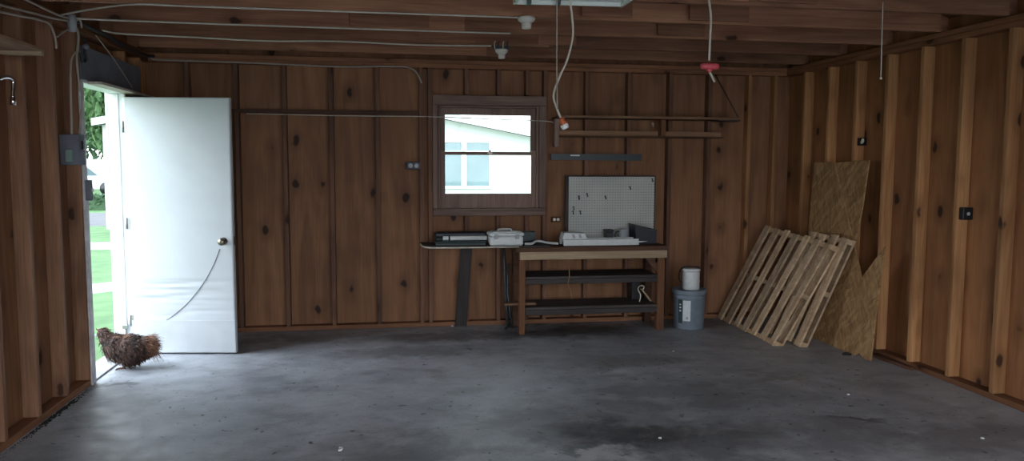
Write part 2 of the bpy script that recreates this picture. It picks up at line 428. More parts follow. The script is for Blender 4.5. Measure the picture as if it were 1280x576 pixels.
obj('door_header', b, M['bluegrey'], wall_left, origin=(-.02, -1.0, 2.07))
b = B(); box(b, -.06, .09, -1.40, -.12, 2.05, 2.0695, .002)
obj('header_board', b, M['beige'], wall_left, origin=(0, -1.0, 2.055))

# front wall behind the camera with its open vehicle doorway
bm = B(); box(bm, -.105, .15, -7.98, -7.90, 0, 2.46); box(bm, W-.15, W+.105, -7.98, -7.90, 0, 2.46); box(bm, .15, W-.15, -7.98, -7.90, 2.36, 2.46)
prism(bm, [(-.105, -7.98, 2.46), (W+.105, -7.98, 2.46), (W+.105, -7.98, 2.56), (W/2, -7.98, RIDGE+.1), (-.105, -7.98, 2.56)], (0, .08, 0))
tag(obj('wall_front', bm, M['ply']), 'plywood front wall around the wide vehicle opening', 'wall', kind='structure')

# roof and ceiling joists
bm = B()
for s in (-1, 1):
    xe = W/2+s*(W/2+.35)
    ze = 2.46-.24*.0
    slope = (RIDGE-2.46)/(W/2+.105)
    z_e = RIDGE-slope*(W/2+.35)
    prism(bm, [(W/2, -8.1, RIDGE+.10), (xe, -8.1, z_e+.10), (xe, .5, z_e+.10), (W/2, .5, RIDGE+.10)], (0, 0, .03))
ceiling = tag(obj('ceiling', bm, M['roof']), 'dark underside of the roof boards above the ceiling joists', 'ceiling', kind='structure')
ZJ = HP+.078
rj = random.Random(3)
for k in range(9):
    y = -.33-.615*k
    cut = rj.uniform(2.2, 3.6)
    h = .132
    for x0, x1, dy, dz in ((.03, cut+.35, 0, 0), (cut-.25, W-.005, .039, 0)):
        b = B()
        # ends clipped to the roof slope
        e = 0; f = 0
        prism(b, [(x0, y+dy, ZJ), (x1, y+dy, ZJ), (x1, y+dy, ZJ+h-.6*f), (x1-f, y+dy, ZJ+h), (x0+e, y+dy, ZJ+h), (x0, y+dy, ZJ+h-.6*e)], (0, .038, 0))
        obj('joist', b, M['joist'], ceiling, origin=((x0+x1)/2, y+dy, ZJ))
    if k in (1, 2, 3, 4):
        for _ in range(2):
            xa = rj.uniform(.9, 4.6)
            b = B(); box(b, xa, xa+rj.uniform(.3, .55), y-.020, y-.001, ZJ+.012, ZJ+h-.01, .002)
            obj('scab_board', b, M['joist'], ceiling, origin=(xa, y, ZJ))
    # the rafters over the joist
    for s in (-1, 1):
        b = B(); slope = (RIDGE-2.46)/(W/2+.105)
        xa, xb = W/2, W/2+s*(W/2+.3)
        za, zb = RIDGE+.095, RIDGE+.095-slope*(W/2+.3)
        prism(b, [(xa, y+.08, za), (xb, y+.08, zb), (xb, y+.08, zb-.12), (xa, y+.08, za-.14)], (0, .038, 0))
        obj('rafter', b, M['joist'], ceiling, origin=((xa+xb)/2, y, za-.5))

# ------------------------------------------------------------------ window
window = thing('window_1', 'double hung wooden window in the back wall', 'window', (2.95, 0, 1.05), kind='structure')
def wbox(name, m, *a, bev=.004, par=None):
    b = B(); box(b, *a, bev); return obj(name, b, M[m], par or window)
wbox('casing', 'trimwoodX', 2.428, 3.486, -.016, -.0005, 2.052, 2.142); wbox('casing', 'trimwood', 2.428, 2.474, -.016, -.0005, 1.105, 2.051)
wbox('casing', 'trimwood', 3.419, 3.486, -.016, -.0005, 1.105, 2.051)
wbox('apron_board', 'trimwoodX', 2.428, 3.486, -.014, -.0005, 1.035, 1.083)
wbox('window_sill', 'trimwoodX', 2.43, 3.48, -.035, .10, 1.084, 1.1045)
wbox('window_frame', 'trimwood', 2.476, 2.499, -.004, .10, 1.106, 2.049); wbox('window_frame', 'trimwood', 3.395, 3.417, -.004, .10, 1.106, 2.049)
wbox('window_frame', 'trimwoodX', 2.4995, 3.3945, -.004, .10, 2.03, 2.049)
b = B()
for a in ((2.50, 2.543, 1.106, 1.64), (3.352, 3.394, 1.106, 1.64), (2.543, 3.352, 1.106, 1.240), (2.543, 3.352, 1.598, 1.628)): box(b, a[0], a[1], .012, .045, a[2], a[3], .003)
lo = obj('lower_sash', b, M['trimwood'], window)
b = B()
for a in ((2.50, 2.545, 1.60, 2.029), (3.350, 3.394, 1.60, 2.029), (2.545, 3.350, 1.966, 2.029), (2.545, 3.350, 1.60, 1.625)): box(b, a[0], a[1], .05, .083, a[2], a[3], .003)
up = obj('upper_sash', b, M['trimwood'], window)
wbox('pane', 'glass', 2.540, 3.355, .026, .030, 1.238, 1.600, bev=0, par=lo)
wbox('pane', 'glass', 2.542, 3.353, .064, .068, 1.624, 1.968, bev=0, par=up)
b = B(); box(b, 2.93, 2.985, .002, .0115, 1.605, 1.625, .003); ball(b, (2.957, .006, 1.634), .011, 10)
obj('sash_lock', b, M['brass'], window)

# ------------------------------------------------------------------ doorway and door
trim = thing('trim_1', 'white door frame of the side doorway in the left wall', 'door frame', (-.05, -1.08, 0), kind='structure')
def tb(name, m, *a, bev=.003):
    b = B(); box(b, *a, bev); return obj(name, b, M[m], trim)
tb('jamb', 'white', -.125, 0, DY1+.001, DY1+.032, 0, DZ+.02); tb('jamb', 'jambgrey', -.125, .008, DY0-.032, DY0, 0, DZ)
tb('jamb', 'white', -.125, 0, DY0+.001, DY1, DZ, DZ+.02)
tb('door_stop', 'white', -.09, -.045, DY1-.011, DY1, 0, DZ-.001); tb('door_stop', 'white', -.09, -.045, DY0+.001, DY0+.013, 0, DZ-.001)
tb('casing', 'jambgrey', .0005, .016, DY0-.085, DY0-.033, 0, DZ); tb('casing', 'white', -.145, -.126, DY1+.001, DY1+.10, 0, DZ+.1); tb('casing', 'white', -.145, -.126, DY0-.10, DY0, 0, DZ+.1)
tb('threshold', 'slab', -.13, -.005, DY0+.014, DY1-.012, -.0, .012)
# latch strike / pipe stub at the foot of the hinge jamb
b = B(); tube(b, [(-.055, DY1-.02, .02), (-.055, DY1-.02, .20)], .012, 10); box(b, -.075, -.035, DY1-.034, DY1-.002, .20, .235, .004); obj('foot_bolt', b, M['steel'], trim)

DW, DH, DT = .822, 2.008, .040
ang = math.radians(-8.2)
door = thing('door_1', 'white flat garage side door standing open into the room', 'door', (.006, -.668, .012), (0, 0, ang), kind='structure')
b = B()
nx, nz = 48, 150
rd = random.Random(5)
waves = [(rd.uniform(.28, .58), rd.uniform(.006, .011), rd.uniform(-.1, .35), rd.uniform(.45, .9), rd.uniform(-.03, .05)) for _ in range(15)]
grid = []
for i in range(nx+1):
    col = []
    for j in range(nz+1):
        x = DW*i/nx; z = DH*j/nz; d = 0
        for zc, w, xa, xb, tilt in waves:
            t = (x-xa)/(xb-xa)
            if 0 < t < 1: d += .0062*math.sin(PI*t)*math.exp(-((z-zc-tilt*(x-.4))/w)**2)
        d += .004*math.exp(-((z-1.25)/.5)**2)*math.sin(PI*x/DW)
        edge = min(x, DW-x, z, DH-z); d *= min(1, edge/.03)
        col.append(b.verts.new((x, -DT+d-.0, z)))
    grid.append(col)
for i in range(nx):
    for j in range(nz):
        f = b.faces.new((grid[i][j], grid[i+1][j], grid[i+1][j+1], grid[i][j+1])); f.smooth = True
bk = {}
for i, j in ((0, 0), (nx, 0), (nx, nz), (0, nz)): bk[(i, j)] = b.verts.new((DW*i/nx, 0, DH*j/nz))
b.faces.new((bk[(0, 0)], bk[(0, nz)], bk[(nx, nz)], bk[(nx, 0)]))
b.faces.new([grid[i][0] for i in range(nx, -1, -1)]+[bk[(0, 0)], bk[(nx, 0)]])
b.faces.new([grid[i][nz] for i in range(nx+1)]+[bk[(nx, nz)], bk[(0, nz)]])
b.faces.new([grid[0][j] for j in range(nz+1)]+[bk[(0, nz)], bk[(0, 0)]])
b.faces.new([grid[nx][j] for j in range(nz, -1, -1)]+[bk[(nx, 0)], bk[(nx, nz)]])
obj('door_panel', b, M['doorwhite'], door, local=True)
b = B(); box(b, .004, DW-.004, -DT-.0035, -DT-.0005, .006, .262, .001)
obj('kick_plate', b, M['kick'], door, local=True)['label'] = 'plain grey white kick plate along the foot of the door'
b = B(); Mk = Matrix.Translation((DW-.075, -DT, .892)) @ Matrix.Rotation(PI/2, 4, 'X')
lathe(b, [(.030, .0), (.030, .006), (.014, .010), (.012, .03), (.026, .042), (.030, .055), (.024, .068), (.0, .071)], 20, Mk)
obj('door_knob', b, M['brass'], door, local=True)['label'] = 'dull metal door knob'
b = B()
def dl(x, z): return (x, -DT-.0008, z)
tube(b, [dl(.715, .83), dl(.66, .70), dl(.58, .56), dl(.46, .41), dl(.36, .32), dl(.28, .262)], .0028, 6)
obj('crease', b, M['crease'], door, local=True)['label'] = 'dark curved crease across the lower door'
for z in (.26, 1.03, 1.78):
    b = B(); box(b, -.004, .0, -DT+.002, -.002, z-.045, z+.045, 0); tube(b, [(-.003, -DT-.006, z-.045), (-.003, -DT-.006, z+.045)], .006, 8)
    box(b, .0, .022, -DT-.0015, -DT-.0001, z-.045, z+.045)
    obj('hinge', b, M['hinge'], door, local=True)
b = B(); box(b, DW-.0005, DW+.0015, -DT+.006, -.006, .86, .93); obj('latch_plate', b, M['brass'], door, local=True)

# ------------------------------------------------------------------ hen in the doorway
hen = thing('hen', 'small fluffy brown hen walking out through the open doorway', 'hen', (.06, -1.15, 0))
b = B()
def hb(c, r, rot=0): ball(b, c, r, 20, Matrix.Rotation(rot, 4, 'Y'))
hb((.065, 0, .150), (.135, .10, .098), .05)        # body
hb((-.035, 0, .165), (.085, .08, .092))             # breast
hb((.165, 0, .175), (.075, .065, .06), -.5)         # rump
hb((.055, 0, .085), (.07, .085, .05))               # thighs under the body
tube(b, [(-.04, 0, .19), (-.095, 0, .222), (-.118, 0, .250)], [.075, .052, .036], 14)   # neck
hb((-.125, 0, .262), (.036, .030, .031))            # head
for s, dx in ((-1, -.01), (1, .03)):
    tube(b, [(.055+dx*.5, s*.042, .13), (.045+dx, s*.045, .075), (.06+dx, s*.045, .05)], [.045, .026, .012], 12)
    tube(b, [(.06+dx, s*.045, .055), (.03+dx, s*.045, .012)], [.0095, .008], 8)
    for a in (-.5, 0, .5, PI):
        L = .05 if abs(a) < 1 else .03
        tube(b, [(.03+dx, s*.045, .011), (.03+dx-L*.5*math.cos(a), s*.045+L*.5*math.sin(a), .012), (.03+dx-L*math.cos(a), s*.045+L*math.sin(a), .006)], [.007, .006, .0045], 8)
body = None
def henmat(name, c1, c2, sc=30):
    m, nt, bs = newmat(name); n = noise(nt, coords(nt, (1, 1, 1), False), sc, 4)
    nt.links.new(ramp(nt, n, [(.35, c1), (.65, c2)]), bs.inputs['Base Color']); bs.inputs['Roughness'].default_value = .8; return m
M['henbody'] = henmat('hen_body', (.045, .026, .02), (.10, .05, .032))
M['henshank'] = henmat('hen_plume', (.020, .013, .013), (.095, .045, .032), 22)
M['hentail'] = henmat('hen_tail', (.13, .055, .03), (.34, .17, .10), 26)
body = obj('body', b, M['henbody'], hen, local=True)
md = body.modifiers.new('remesh', 'REMESH'); md.mode = 'VOXEL'; md.voxel_size = .0045; md.use_smooth_shade = True
md = body.modifiers.new('smooth', 'SMOOTH'); md.factor = .5; md.iterations = 4
def feather(bm, p, d, up, L, w, droop):
    d = d.normalized(); s = d.cross(up)
    if s.length < 1e-3: s = Vector((0, 1, 0))
    s.normalize(); prev = None
    for k, (t, ww) in enumerate(((0, .45), (.4, 1), (.75, .8), (1, .06))):
        c = p+d*L*t+Vector((0, 0, -droop*t*t*L))+up*.004*math.sin(PI*t)
        q = (bm.verts.new(c-s*w*ww), bm.verts.new(c+up*.0015), bm.verts.new(c+s*w*ww))
        if prev:
            bm.faces.new((prev[0], prev[1], q[1], q[0])); bm.faces.new((prev[1], prev[2], q[2], q[1]))
        prev = q
rh = random.Random(11)
b = B()
for (cx, cz, rx, ry, rz, n) in ((.065, .150, .135, .10, .098, 1900), (-.035, .165, .088, .082, .095, 1000), (-.085, .222, .055, .05, .05, 520), (-.125, .27, .036, .032, .034, 300), (.055, .085, .07, .088, .05, 700)):
    for _ in range(n):
        u = rh.uniform(-1, 1); a = rh.uniform(0, 2*PI); q = math.sqrt(1-u*u)
        nn = Vector((q*math.cos(a), q*math.sin(a), u))
        p = Vector((cx+rx*nn.x, ry*nn.y, cz+rz*nn.z)); nrm = Vector((nn.x/rx, nn.y/ry, nn.z/rz)).normalized()
        d = (Vector((1, 0, -.35))+nrm*rh.uniform(.25, .95)+Vector((rh.uniform(-.5, .5), rh.uniform(-.5, .5), rh.uniform(-.5, .4))))
        feather(b, p-nrm*.004, d, nrm, rh.uniform(.022, .045), rh.uniform(.0022, .005), rh.uniform(0, .6))
obj('plumage', b, M['henshank'], hen, local=True)
b = B()
for _ in range(800):
    p = Vector((rh.uniform(.15, .205), rh.uniform(-.045, .045), rh.uniform(.13, .215)))
    d = Vector((1, rh.uniform(-.8, .8), rh.uniform(-1.0, 1.1)))
    feather(b, p, d, Vector((0, rh.uniform(-.4, .4), 1)).normalized(), rh.uniform(.05, .105), rh.uniform(.0016, .0036), rh.uniform(0, .7))
for _ in range(160):
    p = Vector((rh.uniform(-.06, .05), rh.uniform(-.05, .05), .243+rh.uniform(-.012, .006)))
    feather(b, p, Vector((1, rh.uniform(-.3, .3), rh.uniform(-.2, .2))), Vector((0, 0, 1)), rh.uniform(.03, .06), .004, .4)
obj('tail_feathers', b, M['hentail'], hen, local=True)['label'] = 'reddish fluffy tail tuft'
b = B(); tube(b, [(-.150, 0, .258), (-.168, 0, .254), (-.182, 0, .246)], [.010, .007, .0015], 8)
obj('beak', b, M['greypaint'], hen, local=True)
b = B()
for i in range(4): ball(b, (-.145+.016*i, 0, .290+.005*math.sin(i)), (.010, .004, .014), 10)
obj('comb', b, plain('hen_comb', (.25, .03, .03), .5), hen, local=True)
for s in (-1, 1):
    b = B(); ball(b, (-.138, s*.028, .268), .0045, 8); obj('eye', b, M['black'], hen, local=True)

# ------------------------------------------------------------------ workbench
bench = thing('workbench', 'old wooden workbench with pale front board and two dark shelves', 'workbench', (3.84, -.24, 0))
def bb(name, m, *a, bev=.003, par=None):
    b = B(); box(b, *a, bev); return obj(name, b, M[m], par or bench)
bb('bench_top', 'bench', 3.13, 4.53, -.47, -.012, .741, .7805)
bb('front_board', 'apron', 3.165, 4.523, -.470, -.446, .671, .7405)['label'] = 'pale unpainted front board'
bb('leg', 'benchleg', 3.165, 3.217, -.445, -.375, 0, .7405); bb('leg', 'benchleg', 4.445, 4.512, -.445, -.375, 0, .7405)
bb('leg', 'bench', 3.165, 3.217, -.105, -.035, 0, .7405); bb('leg', 'bench', 4.445, 4.512, -.105, -.035, 0, .7405)
bb('end_rail', 'bench', 3.218, 3.24, -.43, -.04, .62, .7405); bb('end_rail', 'bench', 4.422, 4.444, -.43, -.04, .62, .7405)
bb('shelf', 'shelfdark', 3.218, 4.444, -.44, -.05, .490, .515); bb('shelf_rail', 'shelfdark', 3.218, 4.444, -.445, -.41, .447, .4895)
bb('shelf', 'shelfdark', 3.218, 4.444, -.44, -.05, .215, .240); bb('shelf_rail', 'shelfdark', 3.218, 4.444, -.445, -.41, .168, .2145)
b = B(); prism(b, [(4.415, -.43, .70), (4.444, -.43, .70), (4.444, -.43, .53), (4.30, -.43, .70)], (0, .022, 0)); obj('corner_brace', b, M['bench'], bench)

cnt = thing('counter_board', 'thin pale edged counter board running left from the workbench under the window', 'counter', (2.9, -.2, 0))
b = B(); prism(b, [(2.31, -.10, .781), (2.345, -.38, .781), (2.53, -.44, .781), (3.44, -.445, .781), (3.44, -.005, .781), (2.31, -.005, .781)], (0, 0, .010))
obj('board', b, M['shelfdark'], cnt)
b = B(); tube(b, [(2.308, -.10, .787), (2.342, -.382, .787), (2.53, -.443, .787), (3.16, -.448, .787)], .008, 6, smooth=3); obj('edge_strip', b, M['palestrip'], cnt)['label'] = 'pale worn front edge'
b = B(); prism(b, [(2.625, -.034, .001), (2.735, -.034, .001), (2.79, -.034, .780), (2.685, -.034, .780)], (0, .022, 0)); obj('support_leg', b, M['darkplank'], cnt)['label'] = 'dark slanting plank leg'

# things on the counter
ZC = .7912
t = thing('plastic_case', 'white lidded plastic case on the counter below the window', 'case', (3.055, -.30, ZC))
b = B(); box(b, 2.905, 3.205, -.40, -.22, ZC, ZC+.085, .012); obj('case_body', b, M['whiteplastic'], t)
b = B(); box(b, 2.898, 3.212, -.405, -.215, ZC+.087, ZC+.118, .008); box(b, 2.93, 3.18, -.385, -.235, ZC+.118, ZC+.126, .003); obj('lid', b, M['whiteplastic'], t)
b = B(); tube(b, [(2.99, -.31, ZC+.126), (3.0, -.31, ZC+.142), (3.10, -.31, ZC+.142), (3.11, -.31, ZC+.126)], .007, 8, 3); obj('handle', b, M['whiteplastic'], t)
for x in (2.96, 3.15):
    b = B(); box(b, x-.018, x+.018, -.412, -.4055, ZC+.062, ZC+.105, .002); obj('latch', b, M['greyplastic'], t)
t = thing('tool_case', 'long dark green case lying against the wall behind the white tube', 'case', (2.72, -.11, ZC))
b = B(); box(b, 2.445, 2.895, -.19, -.03, ZC, ZC+.062, .008); obj('case_body', b, M['darkgreen'], t)
b = B(); box(b, 2.440, 2.900, -.194, -.028, ZC+.063, ZC+.105, .010); obj('lid', b, M['navy'], t)
for x in (2.55, 2.78):
    b = B(); box(b, x-.02, x+.02, -.199, -.1945, ZC+.045, ZC+.085, .002); obj('latch', b, M['darksteel'], t)
t = thing('flat_box', 'low dark green box lying under the white tube on the counter', 'box', (2.66, -.27, ZC))
b = B(); box(b, 2.43, 2.88, -.335, -.205, ZC, ZC+.026, .004); obj('box_tray', b, M['darkgreen'], t)
b = B(); box(b, 2.427, 2.883, -.338, -.202, ZC+.027, ZC+.040, .004); obj('lid', b, M['darkgreen'], t)
t = thing('tube', 'white plastic tube with a black band lying on the flat dark box', 'tube', (2.68, -.27, ZC+.041))
b = B(); tube(b, [(2.50, -.27, ZC+.0615), (2.893, -.27, ZC+.0615)], .020, 16); obj('tube_body', b, M['white'], t)
b = B(); tube(b, [(2.548, -.27, ZC+.0615), (2.562, -.27, ZC+.0615)], .0215, 16); obj('band', b, M['black'], t)['label'] = 'narrow black band'
t = tag(obj('plastic_hose', B(), M['whiteplastic']), 'x', 'hose'); bpy.data.objects.remove(t)
b = B(); tube(b, [(3.225, -.36, ZC+.013), (3.29, -.355, ZC+.013), (3.33, -.32, ZC+.030), (3.38, -.30, ZC+.028), (3.45, -.31, ZC+.013), (3.53, -.36, ZC+.011)], .011, 10)
tag(obj('plastic_hose', b, M['whiteplastic'], origin=(3.3, -.36, ZC)), 'loose white plastic hose curling beside the white case', 'hose')
b = B(); tube(b, [(3.23, -.22, ZC+.011), (3.36, -.215, ZC+.011), (3.44, -.24, ZC+.011), (3.50, -.25, ZC-.001), (3.56, -.24, ZC-.001)], .010, 8)
tag(obj('power_cord', b, M['navy'], origin=(3.3, -.27, ZC)), 'dark blue cord lying behind the white hose on the bench', 'cord')
t = thing('dark_tray', 'dark shallow tray between the white case and the wall', 'tray', (3.16, -.12, ZC))
b = B(); box(b, 3.0, 3.36, -.195, -.04, ZC, ZC+.02, .004); obj('tray_base', b, M['navy'], t)
b = B()
for a in ((3.0, 3.36, -.195, -.187), (3.0, 3.36, -.048, -.04), (3.0, 3.008, -.187, -.048), (3.352, 3.36, -.187, -.048)): box(b, *a, ZC+.02, ZC+.10)
obj('tray_rim', b, M['darkgreen'], t)
ZB = .781
t = thing('slotted_trough', 'long white plastic trough with a slotted raised end on the workbench', 'trough', (3.92, -.30, ZB))
b = B(); box(b, 3.60, 4.285, -.38, -.22, ZB+.001, ZB+.022, .004); box(b, 3.575, 4.28, -.385, -.375, ZB+.001, ZB+.058, .003); box(b, 3.575, 4.28, -.225, -.215, ZB+.001, ZB+.058, .003); obj('trough_body', b, M['whiteplastic'], t)
b = B(); prism(b, [(3.57, -.37, ZB+.06), (3.80, -.37, ZB+.06), (3.775, -.37, ZB+.112), (3.585, -.37, ZB+.118)], (0, .14, 0)); obj('raised_end', b, M['whiteplastic'], t)
for x in (3.665, 3.725):
    b = B(); prism(b, [(x, -.3715, ZB+.07), (x+.026, -.3715, ZB+.07), (x+.012, -.3715, ZB+.105), (x-.010, -.3715, ZB+.105)], (0, .003, 0)); obj('slot', b, M['greyplastic'], t)
b = B(); prism(b, [(4.17, -.375, ZB+.040), (4.37, -.375, ZB+.034), (4.285, -.375, ZB+.022), (4.17, -.375, ZB+.022)], (0, .004, 0)); bm_ = b
obj('end_lip', b, M['whiteplastic'], t)
t = thing('speaker_box', 'black wedge shaped box at the right end of the workbench', 'box', (4.38, -.2, ZB))
b = B(); prism(b, [(4.295, -.27, ZB+.001), (4.49, -.27, ZB+.001), (4.49, -.27, ZB+.120), (4.28, -.27, ZB+.168)], (0, .19, 0)); obj('box_body', b, M['navy'], t)
b = B(); prism(b, [(4.276, -.275, ZB+.170), (4.494, -.275, ZB+.121), (4.494, -.275, ZB+.131), (4.276, -.275, ZB+.180)], (0, .20, 0)); obj('lid', b, M['black'], t)
t = thing('metal_cup', 'grey metal cup standing beside the black wedge box', 'cup', (4.205, -.16, ZB))
b = B(); lathe(b, [(.046, .001), (.050, .02), (.052, .125), (.055, .130), (.049, .130), (.046, .02), (0, .012)], 24, Matrix.Translation((4.205, -.16, ZB))); obj('cup_body', b, M['greyplastic'], t)
b = B(); tube(b, [(4.157, -.17, ZB+.11), (4.125, -.175, ZB+.10), (4.12, -.175, ZB+.05), (4.155, -.17, ZB+.03)], .006, 8); obj('handle', b, M['black'], t)
t = thing('small_dark_box', 'small black box behind the white trough left of the cup', 'box', (4.09, -.13, ZB))
b = B(); box(b, 4.03, 4.10, -.19, -.09, ZB+.001, ZB+.105, .006); obj('box_body', b, M['black'], t)
b = B(); box(b, 4.027, 4.103, -.193, -.087, ZB+.106, ZB+.125, .004); obj('lid', b, M['navy'], t)

# things under the bench
b = B(); tube(b, [(4.325, -.30, .2415), (4.335, -.30, .30), (4.31, -.30, .36), (4.33, -.30, .39), (4.365, -.30, .385), (4.36, -.30, .355)], .006, 8)
tag(obj('wire_hook', b, M['romex'], origin=(4.33, -.3, .24)), 'white bent wire hook standing on the lowest bench shelf', 'hook')
b = B(); tube(b, [(4.425, -.33, .249), (4.38, -.30, .315), (4.345, -.27, .36)], .009, 8, 2)
tag(obj('wooden_stick', b, M['apron'], origin=(4.44, -.33, .24)), 'pale stick leaning at the right end of the lowest shelf', 'stick')
b = B(); tube(b, [(3.60, -.47, .670), (3.605, -.474, .60), (3.61, -.474, .53), (3.60, -.472, .45), (3.625, -.474, .38), (3.632, -.474, .31)], .004, 6)
tag(obj('hanging_string', b, M['rail'], origin=(3.6, -.46, .67)), 'thin orange string hanging down the front of the workbench', 'string')
b = B(); box(b, 4.28, 4.36, -.20, -.06, .241, .44, .006); tag(obj('black_bin', b, M['black'], origin=(4.32, -.13, .241)), 'black upright container on the lowest shelf behind the wire hook', 'container')
b = B(); tube(b, [(3.06, -.30, .258), (3.16, -.33, .246), (3.30, -.30, .2525)], .011, 8, 2); 
bpy_tmp = b; b.free()
b = B(); box(b, 3.05, 3.34, -.335, -.255, .241, .262, .003, Matrix.Rotation(0, 4, 'Z'))
tag(obj('offcut_board', b, M['rail'], origin=(3.2, -.3, .241)), 'short pale board sticking out left of the lowest bench shelf', 'board')
# dark hose bundle standing behind the left bench legs
t = thing('folded_chair_frame', 'dark steel frame standing behind the left leg of the workbench', 'frame', (3.13, -.18, 0))
b = B(); tube(b, [(3.105, -.16, .012), (3.085, -.12, .40), (3.075, -.08, .765)], .014, 10, 2); obj('upright', b, M['darksteel'], t)
b = B(); tube(b, [(3.14, -.22, .014), (3.095, -.20, .35), (3.115, -.15, .60)], .010, 10, 2); obj('brace', b, M['darksteel'], t)
b = B(); tube(b, [(3.06, -.26, .011), (3.11, -.14, .012), (3.145, -.04, .011)], .010, 10, 2); obj('foot', b, M['darksteel'], t)

# pegboard
t = thing('pegboard', 'white pegboard panel standing on the bench against the wall', 'pegboard', (4.12, -.03, ZB))
b = B(); box(b, 3.703, 4.545, -.031, -.024, ZB+.001, 1.397); obj('panel', b, M['peg'], t)
b = B()
for a in ((3.672, 3.702, ZB+.001, 1.41), ): box(b, a[0], a[1], -.036, -.003, a[2], a[3], .002)
box(b, 3.703, 4.545, -.034, -.003, 1.398, 1.410, .002); box(b, 4.546, 4.556, -.034, -.003, ZB+.001, 1.41, .002)
obj('frame', b, M['darkplank'], t)
for x, z in ((3.80, 1.20), (3.88, 1.225), (4.06, 1.20), (4.30, 1.29), (3.745, 1.06), (3.815, 1.06), (4.52, 1.365), (3.75, 1.10)):
    b = B(); tube(b, [(x, -.030, z+.012), (x, -.040, z+.012), (x, -.043, z-.010), (x, -.06, z-.012), (x, -.066, z-.0)], .0042, 6, 3); box(b, x-.010, x+.010, -.034, -.0315, z+.006, z+.018)
    obj('peg_hook', b, M['peghook'], t)

# dark tool bar on the wall
t = thing('tool_bar', 'dark blue grey metal bar with a white label on the wall right of the window', 'tool bar', (3.97, -.02, 1.58))
b = B(); prism(b, [(3.53, -.032, 1.555), (4.414, -.032, 1.549), (4.414, -.032, 1.614), (3.53, -.032, 1.612)], (0, .031, 0)); obj('bar', b, M['darksteel'], t)
b = B(); box(b, 3.715, 3.805, -.0338, -.0324, 1.592, 1.604); obj('sticker', b, M['white'], t)['label'] = 'small white sticker'

# wall rack
rack = thing('wall_rack', 'long narrow wooden rack shelf with a lower rail on the back wall', 'rack', (4.45, -.08, 1.66))
def rb(name, m, *a, bev=.002):
    b = B(); box(b, *a, bev); return obj(name, b, M[m], rack)
rb('shelf_board', 'bench', 3.545, 5.32, -.215, -.001, 1.937, 1.951)
rb('edge_batten', 'rail', 3.545, 5.32, -.226, -.2155, 1.937, 1.960)
rb('lower_rail', 'rail', 3.60, 5.20, -.046, -.001, 1.782, 1.830)
rb('lower_ledge', 'bench', 3.60, 5.20, -.11, -.001, 1.768, 1.7815)
rb('bracket_block', 'trimwood', 3.553, 3.598, -.07, -.001, 1.675, 1.9365)
rb('bracket_block', 'benchleg', 4.566, 4.616, -.12, -.047, 1.783, 1.9365)
b = B(); tube(b, [(5.14, -.012, 2.378), (5.300, -.21, 1.953)], .0055, 8, 0); obj('hanger_wire', b, M['blackcable'], rack)
b = B(); box(b, 5.10, 5.32, -.20, -.03, 1.928, 1.9365); obj('end_bracket', b, M['darksteel'], rack)
b = B(); tube(b, [(4.52, -.020, 1.875), (4.52, -.020, 1.912)], .010, 10); tube(b, [(4.52, -.020, 1.90), (4.52, .0, 1.90)], .004, 6)
tag(obj('wall_peg', b, M['romexold'], origin=(4.52, -.01, 1.89)), 'small pale peg on the wall between rack shelf and rail', 'peg')

# outlets
def outlet(name, label, loc, w, h, m1, m2, axis='y', n=2):
    t = thing(name, label, 'outlet', loc)
    x, y, z = loc
    b = B()
    if axis == 'y': box(b, x-w/2, x+w/2, y-.05, y, z-h/2, z+h/2, .004)
    else: box(b, x-w/2, x+w/2, y-.045, y, z-h/2, z+h/2, .004)
    obj('outlet_box', b, M[m1], t)
    for k in range(n):
        cx = x+(k-(n-1)/2)*w*.42
        b = B(); lathe(b, [(w*.17, 0), (w*.17, .004), (w*.13, .006)], 16, Matrix.Translation((cx, y-(.05 if axis == 'y' else .045), z)) @ Matrix.Rotation(PI/2, 4, 'X'))
        obj('socket', b, M[m2], t)
outlet('wall_outlet', 'black wall outlet with pale sockets left of the window', (2.252, -.0005+.05, 1.497), .125, .07, 'navy', 'greyplastic')
outlet('wall_outlet', 'brown wall outlet with pale sockets beside the pegboard', (3.60, .0885, .99), .085, .05, 'benchleg', 'porcelain')
outlet('wall_outlet', 'dark outlet box on the right wall stud with one pale slot', (5.935, -2.3885, 1.19), .075, .085, 'black', 'greyplastic', 'x', 1)
t = thing('junction_box', 'small black junction box with a white wire cap on the right wall', 'junction box', (5.93, -1.169, 1.71))
b = B(); box(b, 5.905, 5.965, -1.215, -1.1685, 1.68, 1.745, .004); obj('box_body', b, M['black'], t)
b = B(); tube(b, [(5.915, -1.216, 1.705), (5.905, -1.245, 1.715), (5.900, -1.255, 1.735)], [.013, .013, .009], 10, 2); obj('wire_cap', b, M['porcelain'], t)

t = thing('switch_box', 'dark blue grey electrical switch box on the left wall by the doorway', 'switch box', (-.03, -1.75, 1.5))
b = B(); box(b, -.088, .035, -1.70, -1.601, 1.50, 1.70, .005); obj('box_body', b, M['bluegrey'], t)
b = B(); box(b, -.05, -.005, -1.712, -1.7005, 1.52, 1.60, .004); obj('cover', b, M['bulb'], t)['label'] = 'small greenish cover plate'
b = B(); box(b, .036, .048, -1.665, -1.635, 1.60, 1.66, .003); obj('switch_lever', b, M['black'], t)
t = thing('light_switch', 'small blue grey light switch on the door casing', 'switch', (.02, -1.54, 1.33))
b = B(); box(b, .0165, .05, -1.58, -1.537, 1.262, 1.40, .004); obj('switch_box_body', b, M['bluegrey'], t)
b = B(); box(b, .051, .062, -1.563, -1.553, 1.32, 1.345, .002); obj('toggle', b, M['white'], t)

